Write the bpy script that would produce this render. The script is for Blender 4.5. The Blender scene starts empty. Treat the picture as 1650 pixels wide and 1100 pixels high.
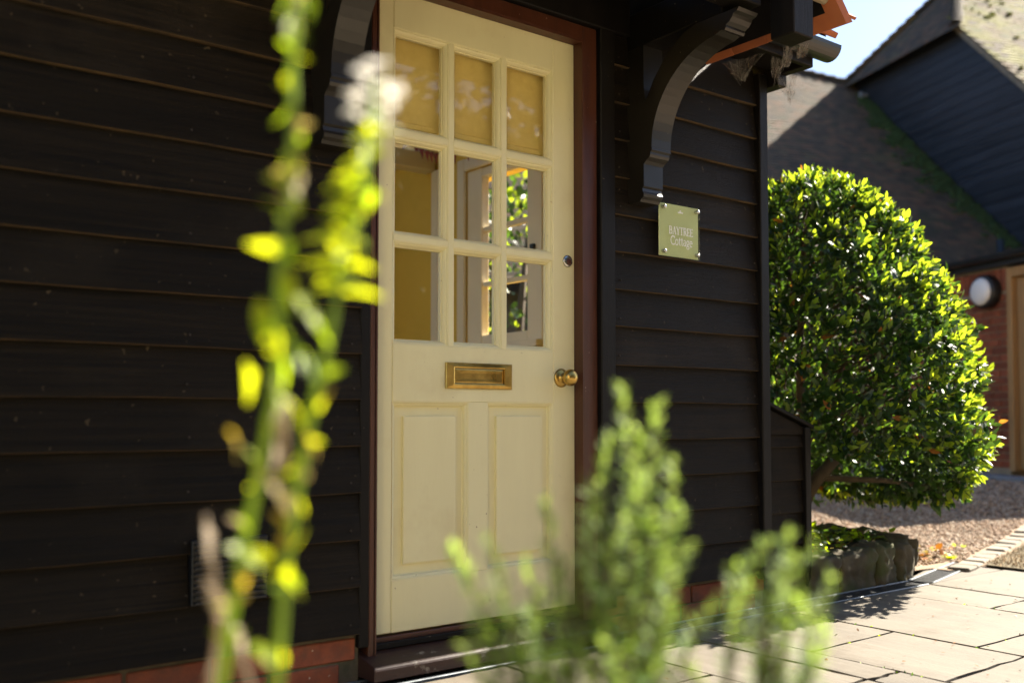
import bpy, bmesh, math, random
import numpy as np
from mathutils import Matrix, Vector
random.seed(11); rng = np.random.default_rng(11)
R = math.radians
SC = bpy.context.scene
COL = SC.collection

# ------------------------------------------------------------------ camera
cam = bpy.data.cameras.new('camera'); camo = bpy.data.objects.new('camera', cam); COL.objects.link(camo)
camo.location = (0, -2.68, 0.80); camo.rotation_euler = (R(92.4), 0, R(-37.72))
cam.lens = 35; cam.sensor_width = 36; cam.shift_y = 0.0302; cam.clip_start = 0.05; cam.clip_end = 800
cam.dof.use_dof = True; cam.dof.focus_distance = 3.65; cam.dof.aperture_fstop = 1.6
SC.camera = camo
# ------------------------------------------------------------------ sky and sun
SUN_EL, SUN_AZ = R(36), R(1.6)      # azimuth from +X towards +Y (behind the wall)
w = bpy.data.worlds.new('World'); SC.world = w; w.use_nodes = True
nt = w.node_tree; nt.nodes.clear()
sky = nt.nodes.new('ShaderNodeTexSky'); sky.sky_type = 'NISHITA'; sky.sun_disc = False
sky.sun_elevation = SUN_EL; sky.sun_rotation = R(90) - SUN_AZ; sky.air_density = 0.8; sky.dust_density = 0.6; sky.ozone_density = 2.0
bg = nt.nodes.new('ShaderNodeBackground'); bg.inputs[1].default_value = 0.05
wo = nt.nodes.new('ShaderNodeOutputWorld')
nt.links.new(sky.outputs[0], bg.inputs[0]); nt.links.new(bg.outputs[0], wo.inputs[0])
sl = bpy.data.lights.new('sun', 'SUN'); slo = bpy.data.objects.new('sun', sl); COL.objects.link(slo)
sl.energy = 4.0; sl.angle = R(0.53); sl.color = (1.0, 0.91, 0.76)
sd = Vector((math.cos(SUN_EL)*math.cos(SUN_AZ), math.cos(SUN_EL)*math.sin(SUN_AZ), math.sin(SUN_EL)))
slo.rotation_euler = sd.to_track_quat('Z', 'Y').to_euler(); slo.location = sd*40
SC.view_settings.view_transform = 'Standard'; SC.view_settings.look = 'None'
SC.view_settings.exposure = 2.42; SC.view_settings.gamma = 1
SC.render.engine = 'CYCLES'
SC.cycles.use_denoising = True; SC.cycles.max_bounces = 10; SC.cycles.diffuse_bounces = 5
SC.cycles.transparent_max_bounces = 16; SC.cycles.caustics_reflective = False; SC.cycles.caustics_refractive = False
SC.cycles.sample_clamp_indirect = 8

# ------------------------------------------------------------------ materials
def _new(name):
    m = bpy.data.materials.new(name); m.use_nodes = True
    n = m.node_tree.nodes; n.clear()
    out = n.new('ShaderNodeOutputMaterial'); b = n.new('ShaderNodeBsdfPrincipled')
    m.node_tree.links.new(b.outputs[0], out.inputs[0])
    return m, n, m.node_tree.links, b, out
def _coord(n, l, scale=(1, 1, 1), seed=True):
    tc = n.new('ShaderNodeTexCoord'); mp = n.new('ShaderNodeMapping'); mp.inputs['Scale'].default_value = scale
    l.new(tc.outputs['Object'], mp.inputs[0])
    if seed:
        oi = n.new('ShaderNodeObjectInfo'); mu = n.new('ShaderNodeMath'); mu.operation = 'MULTIPLY'; mu.inputs[1].default_value = 57.0
        l.new(oi.outputs['Random'], mu.inputs[0]); l.new(mu.outputs[0], mp.inputs['Location'])
    return mp
def _noise(n, l, vec, scale, detail=5, rough=0.6):
    t = n.new('ShaderNodeTexNoise'); t.inputs['Scale'].default_value = scale; t.inputs['Detail'].default_value = detail
    t.inputs['Roughness'].default_value = rough; l.new(vec.outputs[0], t.inputs['Vector']); return t
def _ramp(n, l, src, stops):
    r = n.new('ShaderNodeValToRGB'); e = r.color_ramp.elements
    e[0].position, e[0].color = stops[0][0], (*stops[0][1], 1); e[1].position, e[1].color = stops[-1][0], (*stops[-1][1], 1)
    for p, c in stops[1:-1]:
        x = e.new(p); x.color = (*c, 1)
    l.new(src, r.inputs[0]); return r
def _mix(n, l, fac, a, b, mode='MIX'):
    x = n.new('ShaderNodeMix'); x.data_type = 'RGBA'; x.blend_type = mode
    if isinstance(fac, (int, float)): x.inputs[0].default_value = fac
    else: l.new(fac, x.inputs[0])
    for i, v in ((6, a), (7, b)):
        if isinstance(v, tuple): x.inputs[i].default_value = (*v, 1)
        else: l.new(v, x.inputs[i])
    return x.outputs[2]
def mat(name, c1, c2=None, scale=6.0, stretch=(1, 1, 1), rough=0.6, bump=0.0, bscale=None, objvar=0.0,
        specks=None, speck_scale=120, speck_amt=0.72, metal=0.0, spec=0.5, stain=None, stain_scale=2.0, stain_lo=0.5, stain_hi=0.7, coat=0.0):
    m, n, l, b, out = _new(name)
    c2 = c2 or tuple(x*0.75 for x in c1)
    v = _coord(n, l, stretch)
    t = _noise(n, l, v, scale)
    col = _ramp(n, l, t.outputs[0], [(0.3, c2), (0.7, c1)]).outputs[0]
    if stain:
        v2 = _coord(n, l); t2 = _noise(n, l, v2, stain_scale, 6, 0.65)
        rp = _ramp(n, l, t2.outputs[0], [(stain_lo, (0, 0, 0)), (stain_hi, (1, 1, 1))])
        col = _mix(n, l, rp.outputs[0], col, stain)
    if specks:
        v3 = _coord(n, l); t3 = _noise(n, l, v3, speck_scale, 2, 0.5)
        rp = _ramp(n, l, t3.outputs[0], [(speck_amt, (0, 0, 0)), (speck_amt+0.03, (1, 1, 1))])
        col = _mix(n, l, rp.outputs[0], col, specks)
    if objvar:
        oi = n.new('ShaderNodeObjectInfo'); mr = n.new('ShaderNodeMapRange'); mr.inputs[3].default_value = 1-objvar; mr.inputs[4].default_value = 1+objvar
        l.new(oi.outputs['Random'], mr.inputs[0])
        hsv = n.new('ShaderNodeHueSaturation'); l.new(mr.outputs[0], hsv.inputs['Value']); l.new(col, hsv.inputs['Color']); col = hsv.outputs[0]
    l.new(col, b.inputs['Base Color'])
    b.inputs['Roughness'].default_value = rough; b.inputs['Metallic'].default_value = metal
    b.inputs['Specular IOR Level'].default_value = spec; b.inputs['Coat Weight'].default_value = coat
    rr = n.new('ShaderNodeMapRange'); rr.inputs[3].default_value = max(0.03, rough-0.1); rr.inputs[4].default_value = min(1, rough+0.12)
    l.new(t.outputs[0], rr.inputs[0]); l.new(rr.outputs[0], b.inputs['Roughness'])
    if bump:
        tb = _noise(n, l, v, bscale or scale*3, 6, 0.7)
        bp = n.new('ShaderNodeBump'); bp.inputs['Strength'].default_value = bump; bp.inputs['Distance'].default_value = 0.004
        l.new(tb.outputs[0], bp.inputs['Height']); l.new(bp.outputs[0], b.inputs['Normal'])
    return m
def leafmat(name, front, trans, rough=0.38, tw=0.5, var=0.25, spec=0.5):
    m, n, l, b, out = _new(name)
    v = _coord(n, l); t = _noise(n, l, v, 9.0, 2)
    def shade(c):
        r = _ramp(n, l, t.outputs[0], [(0.35, tuple(x*(1-var) for x in c)), (0.65, tuple(min(1, x*(1+var)) for x in c))]); return r.outputs[0]
    l.new(shade(front), b.inputs['Base Color']); b.inputs['Roughness'].default_value = rough; b.inputs['Specular IOR Level'].default_value = spec
    tr = n.new('ShaderNodeBsdfTranslucent'); l.new(shade(trans), tr.inputs[0])
    mx = n.new('ShaderNodeMixShader'); mx.inputs[0].default_value = tw
    l.new(b.outputs[0], mx.inputs[1]); l.new(tr.outputs[0], mx.inputs[2]); l.new(mx.outputs[0], out.inputs[0])
    return m
def glassmat(name, tint=(1, 1, 1), gloss=1.0):
    m, n, l, b, out = _new(name)
    tr = n.new('ShaderNodeBsdfTransparent'); tr.inputs[0].default_value = (*tint, 1)
    gl = n.new('ShaderNodeBsdfGlossy'); gl.inputs['Roughness'].default_value = 0.01
    ge = n.new('ShaderNodeNewGeometry'); dt = n.new('ShaderNodeVectorMath'); dt.operation = 'DOT_PRODUCT'
    l.new(ge.outputs['Normal'], dt.inputs[0]); l.new(ge.outputs['Incoming'], dt.inputs[1])
    def mth(op, a, b):
        x = n.new('ShaderNodeMath'); x.operation = op
        for i, v in enumerate((a, b)):
            if v is None: continue
            if isinstance(v, (int, float)): x.inputs[i].default_value = v
            else: l.new(v, x.inputs[i])
        return x.outputs[0]
    ab = mth('ABSOLUTE', dt.outputs['Value'], None); iv = mth('SUBTRACT', 1.0, ab); pw = mth('POWER', iv, 5.0)   # Schlick, both faces
    fac = mth('ADD', mth('MULTIPLY', pw, 0.96*gloss), 0.04*gloss)
    mx = n.new('ShaderNodeMixShader'); l.new(fac, mx.inputs[0]); l.new(tr.outputs[0], mx.inputs[1]); l.new(gl.outputs[0], mx.inputs[2])
    l.new(mx.outputs[0], out.inputs[0]); return m

M = {}
M['board'] = mat('black_stained_board', (0.0165, 0.0112, 0.0058), (0.0015, 0.0011, 0.0007), 9, (0.22, 11, 11), 0.58, 1.0, 40, 0.28,
                 specks=(0.07, 0.052, 0.03), speck_scale=48, speck_amt=0.715, stain=(0.024, 0.018, 0.0115), stain_scale=2.3, stain_lo=0.52, stain_hi=0.8, spec=0.14)
M['board_edge'] = mat('brown_board_edge', (0.105, 0.062, 0.022), (0.016, 0.010, 0.005), 7, (1, 1, 1), 0.8, 0.3, 60)  # lighter brown, set on the undersides of the boards
M['timber'] = mat('black_painted_timber', (0.009, 0.007, 0.0055), (0.005, 0.0042, 0.0035), 6, (3, 3, 0.4), 0.55, 0.35, 24, 0.1, specks=(0.15, 0.12, 0.08), speck_scale=60, speck_amt=0.74, spec=0.18)
M['bracket'] = mat('bracket_paint', (0.017, 0.0135, 0.009), (0.010, 0.008, 0.0055), 5, (1, 1, 1), 0.38, 0.15, 30, specks=(0.2, 0.16, 0.1), speck_scale=80, speck_amt=0.76)
M['frame'] = mat('brown_frame_paint', (0.085, 0.024, 0.010), (0.05, 0.014, 0.006), 6, (4, 4, 0.6), 0.42, 0.25, 25, specks=(0.35, 0.28, 0.22), speck_scale=70, speck_amt=0.74)
M['sill'] = mat('worn_sill_paint', (0.045, 0.016, 0.010), (0.028, 0.011, 0.008), 7, (1, 4, 4), 0.5, 0.4, 30, stain=(0.30, 0.27, 0.23), stain_scale=9, stain_lo=0.60, stain_hi=0.66)
M['cream'] = mat('cream_gloss_paint', (0.80, 0.75, 0.46), (0.75, 0.695, 0.42), 2.5, (3, 3, 0.4), 0.40, 0.22, 22, stain=(0.67, 0.59, 0.34), stain_scale=3.5, stain_lo=0.55, stain_hi=0.85, specks=(0.30, 0.20, 0.10), speck_scale=70, speck_amt=0.748)
M['brass'] = mat('aged_brass', (0.62, 0.42, 0.12), (0.38, 0.24, 0.06), 12, (1, 1, 1), 0.30, 0.10, 40, metal=1.0, stain=(0.25, 0.16, 0.05), stain_scale=14, stain_lo=0.5, stain_hi=0.75)
M['chrome'] = mat('satin_steel', (0.62, 0.62, 0.60), (0.5, 0.5, 0.5), 20, rough=0.25, metal=1.0)
M['glass'] = glassmat('window_glass')
M['acrylic'] = glassmat('clear_acrylic', (0.96, 0.98, 0.95))
M['blind'] = mat('linen_blind', (0.80, 0.62, 0.20), (0.74, 0.56, 0.17), 40, (1, 1, 1), 0.9, 0.2, 120)
M['plaster'] = mat('yellow_room_paint', (0.80, 0.55, 0.08), (0.76, 0.51, 0.07), 3, rough=0.75, bump=0.15, bscale=25)
M['ceiling'] = mat('ceiling_paint', (0.74, 0.64, 0.40), (0.7, 0.6, 0.38), 3, rough=0.85)
M['inwhite'] = mat('window_white_paint', (0.88, 0.79, 0.60), (0.84, 0.75, 0.56), 3, rough=0.4)
M['woodfloor'] = mat('floor_wood', (0.52, 0.37, 0.21), (0.42, 0.28, 0.15), 4, (0.5, 5, 1), 0.45)
M['redflag'] = mat('red_flag_cloth', (0.32, 0.05, 0.03), (0.25, 0.04, 0.02), 20, rough=0.9)
M['signgreen'] = mat('sage_sign_face', (0.70, 0.735, 0.38), (0.68, 0.715, 0.37), 3, rough=0.4)
M['white'] = mat('white_vinyl', (0.95, 0.95, 0.90), (0.92, 0.92, 0.88), 10, rough=0.5)
M['brick'] = mat('red_brick', (0.31, 0.085, 0.035), (0.15, 0.042, 0.022), 11, rough=0.9, bump=1.0, bscale=45, objvar=0.3, stain=(0.10, 0.055, 0.035), stain_scale=9, stain_lo=0.52, stain_hi=0.75, specks=(0.5, 0.4, 0.3), speck_scale=60, speck_amt=0.74)
M['mortar'] = mat('lime_mortar', (0.36, 0.29, 0.20), (0.26, 0.21, 0.15), 14, rough=0.95, bump=0.5, bscale=70)
M['plinth'] = mat('plinth_concrete', (0.16, 0.13, 0.09), (0.08, 0.065, 0.045), 9, rough=0.95, bump=0.7, bscale=40, stain=(0.045, 0.05, 0.02), stain_scale=6)
M['clay'] = mat('clay_tile', (0.46, 0.145, 0.05), (0.34, 0.10, 0.04), 8, rough=0.8, bump=0.3, bscale=60, objvar=0.18)
M['oldtile'] = mat('weathered_tile', (0.12, 0.08, 0.044), (0.05, 0.034, 0.021), 5, rough=0.9, bump=0.5, bscale=30, stain=(0.11, 0.085, 0.035), stain_scale=1.1, stain_lo=0.52, stain_hi=0.75, specks=(0.28, 0.26, 0.20), speck_scale=9, speck_amt=0.735)
M['oldtile2'] = mat('weathered_tile_dark', (0.080, 0.056, 0.034), (0.035, 0.025, 0.017), 5, rough=0.9, bump=0.5, bscale=30, stain=(0.06, 0.06, 0.025), stain_scale=1.3)
M['oldtile3'] = mat('weathered_tile_red', (0.165, 0.090, 0.046), (0.085, 0.046, 0.026), 5, rough=0.9, bump=0.5, bscale=30)
M['mosstile2'] = mat('mossy_tile_dark', (0.15, 0.10, 0.05), (0.075, 0.05, 0.028), 4, rough=0.9, bump=0.5, bscale=30, stain=(0.15, 0.15, 0.025), stain_scale=1.6, stain_lo=0.45, stain_hi=0.58)
M['mosstile'] = mat('mossy_tile', (0.23, 0.155, 0.075), (0.11, 0.07, 0.036), 4, rough=0.9, bump=0.5, bscale=30, stain=(0.22, 0.195, 0.022), stain_scale=1.5, stain_lo=0.42, stain_hi=0.56)
M['moss'] = mat('moss', (0.038, 0.070, 0.014), (0.018, 0.036, 0.008), 6, rough=0.95, bump=0.8, bscale=30)
M['yellowmoss'] = mat('dry_moss', (0.34, 0.33, 0.045), (0.22, 0.21, 0.03), 6, rough=0.95, bump=0.8, bscale=30)
M['barnboard'] = mat('blue_black_barn_board', (0.030, 0.034, 0.044), (0.014, 0.016, 0.021), 3, (0.5, 0.5, 5), 0.5, 0.3, 20, 0.22)
M['slab'] = mat('sandstone_slab', (0.170, 0.143, 0.107), (0.104, 0.086, 0.062), 2.6, (4.0, 0.7, 1), 0.8, 0.6, 14, 0.12, specks=(0.12, 0.065, 0.04), speck_scale=38, speck_amt=0.725, stain=(0.088, 0.066, 0.041), stain_scale=3.4, stain_lo=0.47, stain_hi=0.78)
M['joint'] = mat('joint_sand', (0.085, 0.065, 0.045), (0.045, 0.035, 0.025), 30, rough=1.0, bump=0.8, bscale=80)
M['stone'] = mat('mossy_bed_stone', (0.13, 0.105, 0.06), (0.05, 0.042, 0.025), 9, rough=0.95, bump=1.0, bscale=26, objvar=0.2, stain=(0.06, 0.075, 0.016), stain_scale=5, stain_lo=0.48, stain_hi=0.66)
M['soil'] = mat('dark_soil', (0.060, 0.040, 0.025), (0.025, 0.017, 0.011), 25, rough=1.0, bump=1.0, bscale=60)
M['bounce_drive'] = mat('bounce_drive_gravel', (0.54, 0.44, 0.30), (0.42, 0.34, 0.23), 60, rough=0.95, bump=1.0, bscale=110)
M['added_lawn'] = mat('added_lawn_grass', (0.05, 0.075, 0.02), (0.03, 0.05, 0.014), 20, rough=1.0, bump=1.0, bscale=80)
M['render'] = mat('fill_house_cream', (0.74, 0.66, 0.46), (0.70, 0.62, 0.43), 3, rough=0.9, bump=0.3, bscale=30)  # warm cream of the unseen house added as a sun bounce
M['gravel'] = mat('gravel_base', (0.40, 0.28, 0.18), (0.17, 0.11, 0.07), 60, rough=0.95, bump=1.0, bscale=110)
M['sett'] = mat('pale_sett', (0.24, 0.20, 0.15), (0.17, 0.14, 0.10), 9, rough=0.85, bump=0.6, bscale=40, objvar=0.15)
M['dryturf'] = mat('dry_turf', (0.15, 0.11, 0.05), (0.09, 0.07, 0.03), 30, rough=1.0, bump=1.0, bscale=90)
M['grate'] = mat('black_grating', (0.035, 0.038, 0.042), (0.02, 0.022, 0.025), 20, rough=0.45, bump=0.2, bscale=50)
M['galv'] = mat('galvanised_edge', (0.24, 0.26, 0.28), (0.15, 0.165, 0.18), 20, rough=0.4, metal=0.5)
M['void'] = mat('drain_bottom', (0.012, 0.012, 0.012), rough=0.9)
M['gutter'] = mat('black_gutter', (0.022, 0.026, 0.030), (0.015, 0.018, 0.02), 6, rough=0.35)
M['oak'] = mat('pale_oak', (0.42, 0.25, 0.10), (0.30, 0.17, 0.065), 4, (5, 5, 0.5), 0.6, 0.3, 20, 0.12)
M['opal'] = mat('opal_diffuser', (0.80, 0.80, 0.78), (0.78, 0.78, 0.76), 3, rough=0.3)
M['blackplastic'] = mat('black_plastic', (0.015, 0.015, 0.016), rough=0.45)
M['bark'] = mat('grey_brown_bark', (0.135, 0.10, 0.065), (0.06, 0.045, 0.03), 12, (1, 1, 0.4), 0.9, 0.8, 40)
M['twig'] = mat('brown_twig', (0.085, 0.055, 0.028), (0.05, 0.033, 0.018), 20, rough=0.85)
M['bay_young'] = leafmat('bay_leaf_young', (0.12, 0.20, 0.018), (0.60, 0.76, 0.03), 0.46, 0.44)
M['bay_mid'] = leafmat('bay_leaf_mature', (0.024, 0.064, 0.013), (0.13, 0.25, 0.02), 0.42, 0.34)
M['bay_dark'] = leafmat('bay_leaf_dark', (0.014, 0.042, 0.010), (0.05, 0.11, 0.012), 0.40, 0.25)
M['bay_old'] = leafmat('bay_leaf_old', (0.34, 0.13, 0.025), (0.50, 0.20, 0.02), 0.5, 0.4)
M['g'] = leafmat('fresh_leaf', (0.17, 0.29, 0.02), (0.60, 0.82, 0.015), 0.5, 0.55)
M['y'] = leafmat('yellow_green_leaf', (0.27, 0.36, 0.012), (0.80, 0.93, 0.012), 0.5, 0.55)
M['o'] = leafmat('amber_leaf', (0.36, 0.25, 0.03), (0.60, 0.42, 0.03), 0.55, 0.5)
M['p'] = leafmat('pale_bract', (0.42, 0.33, 0.12), (0.66, 0.50, 0.14), 0.6, 0.5)
M['d'] = leafmat('dry_pod', (0.34, 0.26, 0.17), (0.45, 0.34, 0.22), 0.7, 0.4)
M['petal'] = leafmat('white_petal', (0.82, 0.80, 0.76), (0.85, 0.82, 0.75), 0.6, 0.45, 0.05)
M['stem'] = leafmat('green_stem', (0.17, 0.25, 0.03), (0.48, 0.60, 0.05), 0.5, 0.4)
M['rose'] = leafmat('rosemary_needle', (0.14, 0.24, 0.045), (0.38, 0.54, 0.065), 0.6, 0.48, 0.3, 0.25)
M['rose_tip'] = leafmat('rosemary_tip', (0.25, 0.36, 0.10), (0.48, 0.62, 0.12), 0.6, 0.45, 0.2, 0.3)
M['web'] = mat('cobweb_silk', (0.30, 0.29, 0.28), rough=0.8)
def veilmat():
    m, n, l, b, out = _new('dusty_web_veil'); b.inputs['Base Color'].default_value = (.26, .25, .24, 1); b.inputs['Roughness'].default_value = .9
    v = _coord(n, l, (1, 1, 1)); t = _noise(n, l, v, 45.0, 4, .7); t2 = _noise(n, l, v, 420.0, 2, .6)
    mu = n.new('ShaderNodeMath'); mu.operation = 'MULTIPLY'; l.new(t.outputs[0], mu.inputs[0]); l.new(t2.outputs[0], mu.inputs[1])
    r = _ramp(n, l, mu.outputs[0], [(.20, (.04, .04, .04)), (.36, (.62, .62, .62))]); tr = n.new('ShaderNodeBsdfTransparent'); mx = n.new('ShaderNodeMixShader')
    l.new(r.outputs[0], mx.inputs[0]); l.new(tr.outputs[0], mx.inputs[1]); l.new(b.outputs[0], mx.inputs[2]); l.new(mx.outputs[0], out.inputs[0]); return m
M['veil'] = veilmat()
M['nail'] = mat('rusty_nail', (0.030, 0.021, 0.014), rough=0.7)
M['litter'] = mat('leaf_litter', (0.26, 0.14, 0.06), (0.12, 0.065, 0.03), 30, rough=0.9, objvar=0.2)
M['lead'] = mat('lead_flashing', (0.30, 0.31, 0.33), (0.2, 0.21, 0.23), 6, rough=0.6)

# ------------------------------------------------------------------ object helpers
WM = {}
def place(o, parent=None):
    COL.objects.link(o)
    if parent is not None:
        o.parent = parent; o.matrix_parent_inverse = WM[parent.as_pointer()].inverted()
    WM[o.as_pointer()] = o.matrix_basis.copy()
    return o
def obj(name, me, parent=None, mats=None, mw=None):
    o = bpy.data.objects.new(name, me)
    if mw is not None: o.matrix_basis = mw
    if mats is not None and len(me.materials) == 0:
        for x in (mats if isinstance(mats, (list, tuple)) else [mats]): me.materials.append(M[x])
    return place(o, parent)
def tag(o, label=None, cat=None, group=None, kind=None):
    for k, v in (('label', label), ('category', cat), ('group', group), ('kind', kind)):
        if v: o[k] = v
    return o
def thing(name, label, cat, loc=(0, 0, 0), group=None):
    o = bpy.data.objects.new(name, None); o.empty_display_size = 0.1; o.matrix_basis = Matrix.Translation(loc)
    place(o); return tag(o, label, cat, group)
def pyd(name, v, f, smooth=False, mi=None):
    me = bpy.data.meshes.new(name); me.from_pydata([tuple(map(float, p)) for p in v], [], f); 
    me.polygons.foreach_set('use_smooth', [bool(smooth)]*len(f))
    if mi is not None: me.polygons.foreach_set('material_index', mi)
    me.update(); return me
def nmesh(name, V, F, mi=None, smooth=False):
    """numpy verts (n,3), faces (m,k)"""
    me = bpy.data.meshes.new(name); n, (m, k) = len(V), F.shape
    me.vertices.add(n); me.vertices.foreach_set('co', np.ascontiguousarray(V, dtype=np.float32).ravel())
    me.loops.add(m*k); me.loops.foreach_set('vertex_index', np.ascontiguousarray(F, dtype=np.int32).ravel())
    me.polygons.add(m); me.polygons.foreach_set('loop_start', np.arange(0, m*k, k, dtype=np.int32)); me.polygons.foreach_set('loop_total', np.full(m, k, dtype=np.int32))
    if mi is not None: me.polygons.foreach_set('material_index', np.ascontiguousarray(mi, dtype=np.int32))
    me.polygons.foreach_set('use_smooth', np.full(m, bool(smooth)))
    me.update(calc_edges=True); me.validate(); return me
def bxm(x0, x1, y0, y1, z0, z1, bev=0.002, name='box', jit=0.0):
    bm = bmesh.new(); bmesh.ops.create_cube(bm, size=1)
    for v in bm.verts:
        v.co = Vector((x0+(v.co.x+.5)*(x1-x0), y0+(v.co.y+.5)*(y1-y0), z0+(v.co.z+.5)*(z1-z0)))
        if jit: v.co += Vector([random.uniform(-jit, jit) for _ in range(3)])
    if bev: bmesh.ops.bevel(bm, geom=bm.edges[:], offset=bev, segments=1, affect='EDGES', profile=0.5)
    me = bpy.data.meshes.new(name); bm.to_mesh(me); bm.free(); return me
def box(name, x0, x1, y0, y1, z0, z1, m, parent, bev=0.002, jit=0.0, mw=None):
    return obj(name, bxm(x0, x1, y0, y1, z0, z1, bev, name, jit), parent, m, mw)
def multibox(name, boxes, m, parent, bev=0.002):
    bm = bmesh.new()
    for b in boxes:
        t = bxm(*b, bev=bev); bm.from_mesh(t); bpy.data.meshes.remove(t)
    me = bpy.data.meshes.new(name); bm.to_mesh(me); bm.free(); return obj(name, me, parent, m)
def prism(name, poly, axis, a0, a1, m, parent, bev=0.0, smooth=False):
    """poly: list of 2D points; extruded along axis 'x','y','z'"""
    k = len(poly)
    def P(p, a): return {'x': (a, p[0], p[1]), 'y': (p[0], a, p[1]), 'z': (p[0], p[1], a)}[axis]
    v = [P(p, a0) for p in poly]+[P(p, a1) for p in poly]
    f = [tuple(range(k)), tuple(range(2*k-1, k-1, -1))]+[(i, i+k, (i+1) % k+k, (i+1) % k) for i in range(k)]
    me = pyd(name, v, f); bm = bmesh.new(); bm.from_mesh(me); bmesh.ops.recalc_face_normals(bm, faces=bm.faces)
    if bev: bmesh.ops.bevel(bm, geom=bm.edges[:], offset=bev, segments=1, affect='EDGES', profile=0.5)
    bm.to_mesh(me); bm.free(); return obj(name, me, parent, m)
def tubes(paths, sides=6):
    """list of (points, radii) -> V, F"""
    V, F = [], []
    for pts, rad in paths:
        pts = [Vector(p) for p in pts]; n0 = len(V); up = Vector((0.31, 0.17, 0.93))
        for i, p in enumerate(pts):
            d = (pts[min(i+1, len(pts)-1)]-pts[max(i-1, 0)]).normalized()
            a = d.cross(up)
            if a.length < 1e-3: a = d.cross(Vector((1, 0, 0)))
            a.normalize(); b = d.cross(a); r = rad[i] if isinstance(rad, (list, tuple)) else rad
            for s in range(sides):
                t = 2*math.pi*s/sides; V.append(p+a*math.cos(t)*r+b*math.sin(t)*r)
        for i in range(len(pts)-1):
            for s in range(sides):
                F.append((n0+i*sides+s, n0+i*sides+(s+1) % sides, n0+(i+1)*sides+(s+1) % sides, n0+(i+1)*sides+s))
    return V, F
def tube(name, pts, rad, m, parent, sides=8):
    V, F = tubes([(pts, rad)], sides); n = len(V)
    F = F+[tuple(range(sides-1, -1, -1)), tuple(range(n-sides, n))]
    return obj(name, pyd(name, V, F, True), parent, m)
def lathe(name, prof, m, parent, mw, seg=28):
    """profile [(r, h)] around local +Z"""
    V, F = [], []
    for r, h in prof:
        for s in range(seg):
            t = 2*math.pi*s/seg; V.append((r*math.cos(t), r*math.sin(t), h))
    for i in range(len(prof)-1):
        for s in range(seg): F.append((i*seg+s, i*seg+(s+1) % seg, (i+1)*seg+(s+1) % seg, (i+1)*seg+s))
    F.append(tuple(range(seg-1, -1, -1))); F.append(tuple(range((len(prof)-1)*seg, len(prof)*seg)))
    return obj(name, pyd(name, V, F, True), parent, m, mw)
def ring(name, x0, x1, z0, z1, prof, m, parent):
    """mitred moulding round a rectangle in the XZ plane; prof [(inset, y)]"""
    V, F = [], []
    for d, y in prof: V += [(x0+d, y, z0+d), (x1-d, y, z0+d), (x1-d, y, z1-d), (x0+d, y, z1-d)]
    for i in range(len(prof)-1):
        for s in range(4): F.append((i*4+s, i*4+(s+1) % 4, (i+1)*4+(s+1) % 4, (i+1)*4+s))
    return obj(name, pyd(name, V, F), parent, m)
def board(name, x0, x1, z0, h, m, parent, y=0.0, face=0.030, top=0.011, lap=0.018, segs=0, wob=0.0012, mw=None, back=0.006):
    """feather-edged weatherboard along X with a slightly uneven lower edge; second material on the underside"""
    segs = segs or max(2, int((x1-x0)/0.12)); V, F, mi = [], [], []
    ph = random.uniform(0, 9)
    for i in range(segs+1):
        x = x0+(x1-x0)*i/segs; wv = wob*math.sin(x*7+ph)+random.uniform(-wob, wob)*.6; yv = random.uniform(-wob, wob)*.7+wob*math.sin(x*4.1+ph*2)
        V += [(x, y-face+yv, z0+0.002+wv), (x, y-face+0.003+yv, z0+wv), (x, y-back, z0+wv), (x, y-back, z0+h+lap), (x, y-top, z0+h+lap), (x, y-(face+top)/2+yv, z0+h*.5)]
    for i in range(segs):
        a, b = i*6, i*6+6
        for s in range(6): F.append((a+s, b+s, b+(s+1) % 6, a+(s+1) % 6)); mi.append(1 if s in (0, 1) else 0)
    F.append((5, 4, 3, 2, 1, 0)); F.append(tuple(segs*6+s for s in range(6))); mi += [0, 0]
    me = pyd(name, V, F, False, mi); bm = bmesh.new(); bm.from_mesh(me); bmesh.ops.recalc_face_normals(bm, faces=bm.faces); bm.to_mesh(me); bm.free()
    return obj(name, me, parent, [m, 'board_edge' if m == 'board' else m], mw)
def leafmesh(name, m, width=0.38, fold=0.12, curl=0.10, tipw=0.72):
    v = [(0, 0, 0), (.32, width*.5, fold*.5), (.32, 0, .02), (.32, -width*.5, fold*.5), (.70, width*.5*tipw, fold*.4-curl*.5), (.70, 0, -curl*.35), (.70, -width*.5*tipw, fold*.4-curl*.5), (1, 0, -curl)]
    f = [(0, 2, 1), (0, 3, 2), (1, 2, 5, 4), (2, 3, 6, 5), (4, 5, 7), (5, 6, 7)]
    me = pyd(name, v, f, True); me.materials.append(M[m]); return me
LV = np.array([(0, 0, 0), (.32, 1, .06), (.32, 0, .02), (.32, -1, .06), (.70, .72, .0), (.70, 0, -.035), (.70, -.72, .0), (1, 0, -.10)], dtype=np.float32)
LF = np.array([(0, 2, 1), (0, 3, 2), (1, 2, 5), (1, 5, 4), (2, 3, 6), (2, 6, 5), (4, 5, 7), (5, 6, 7)], dtype=np.int32)
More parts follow.
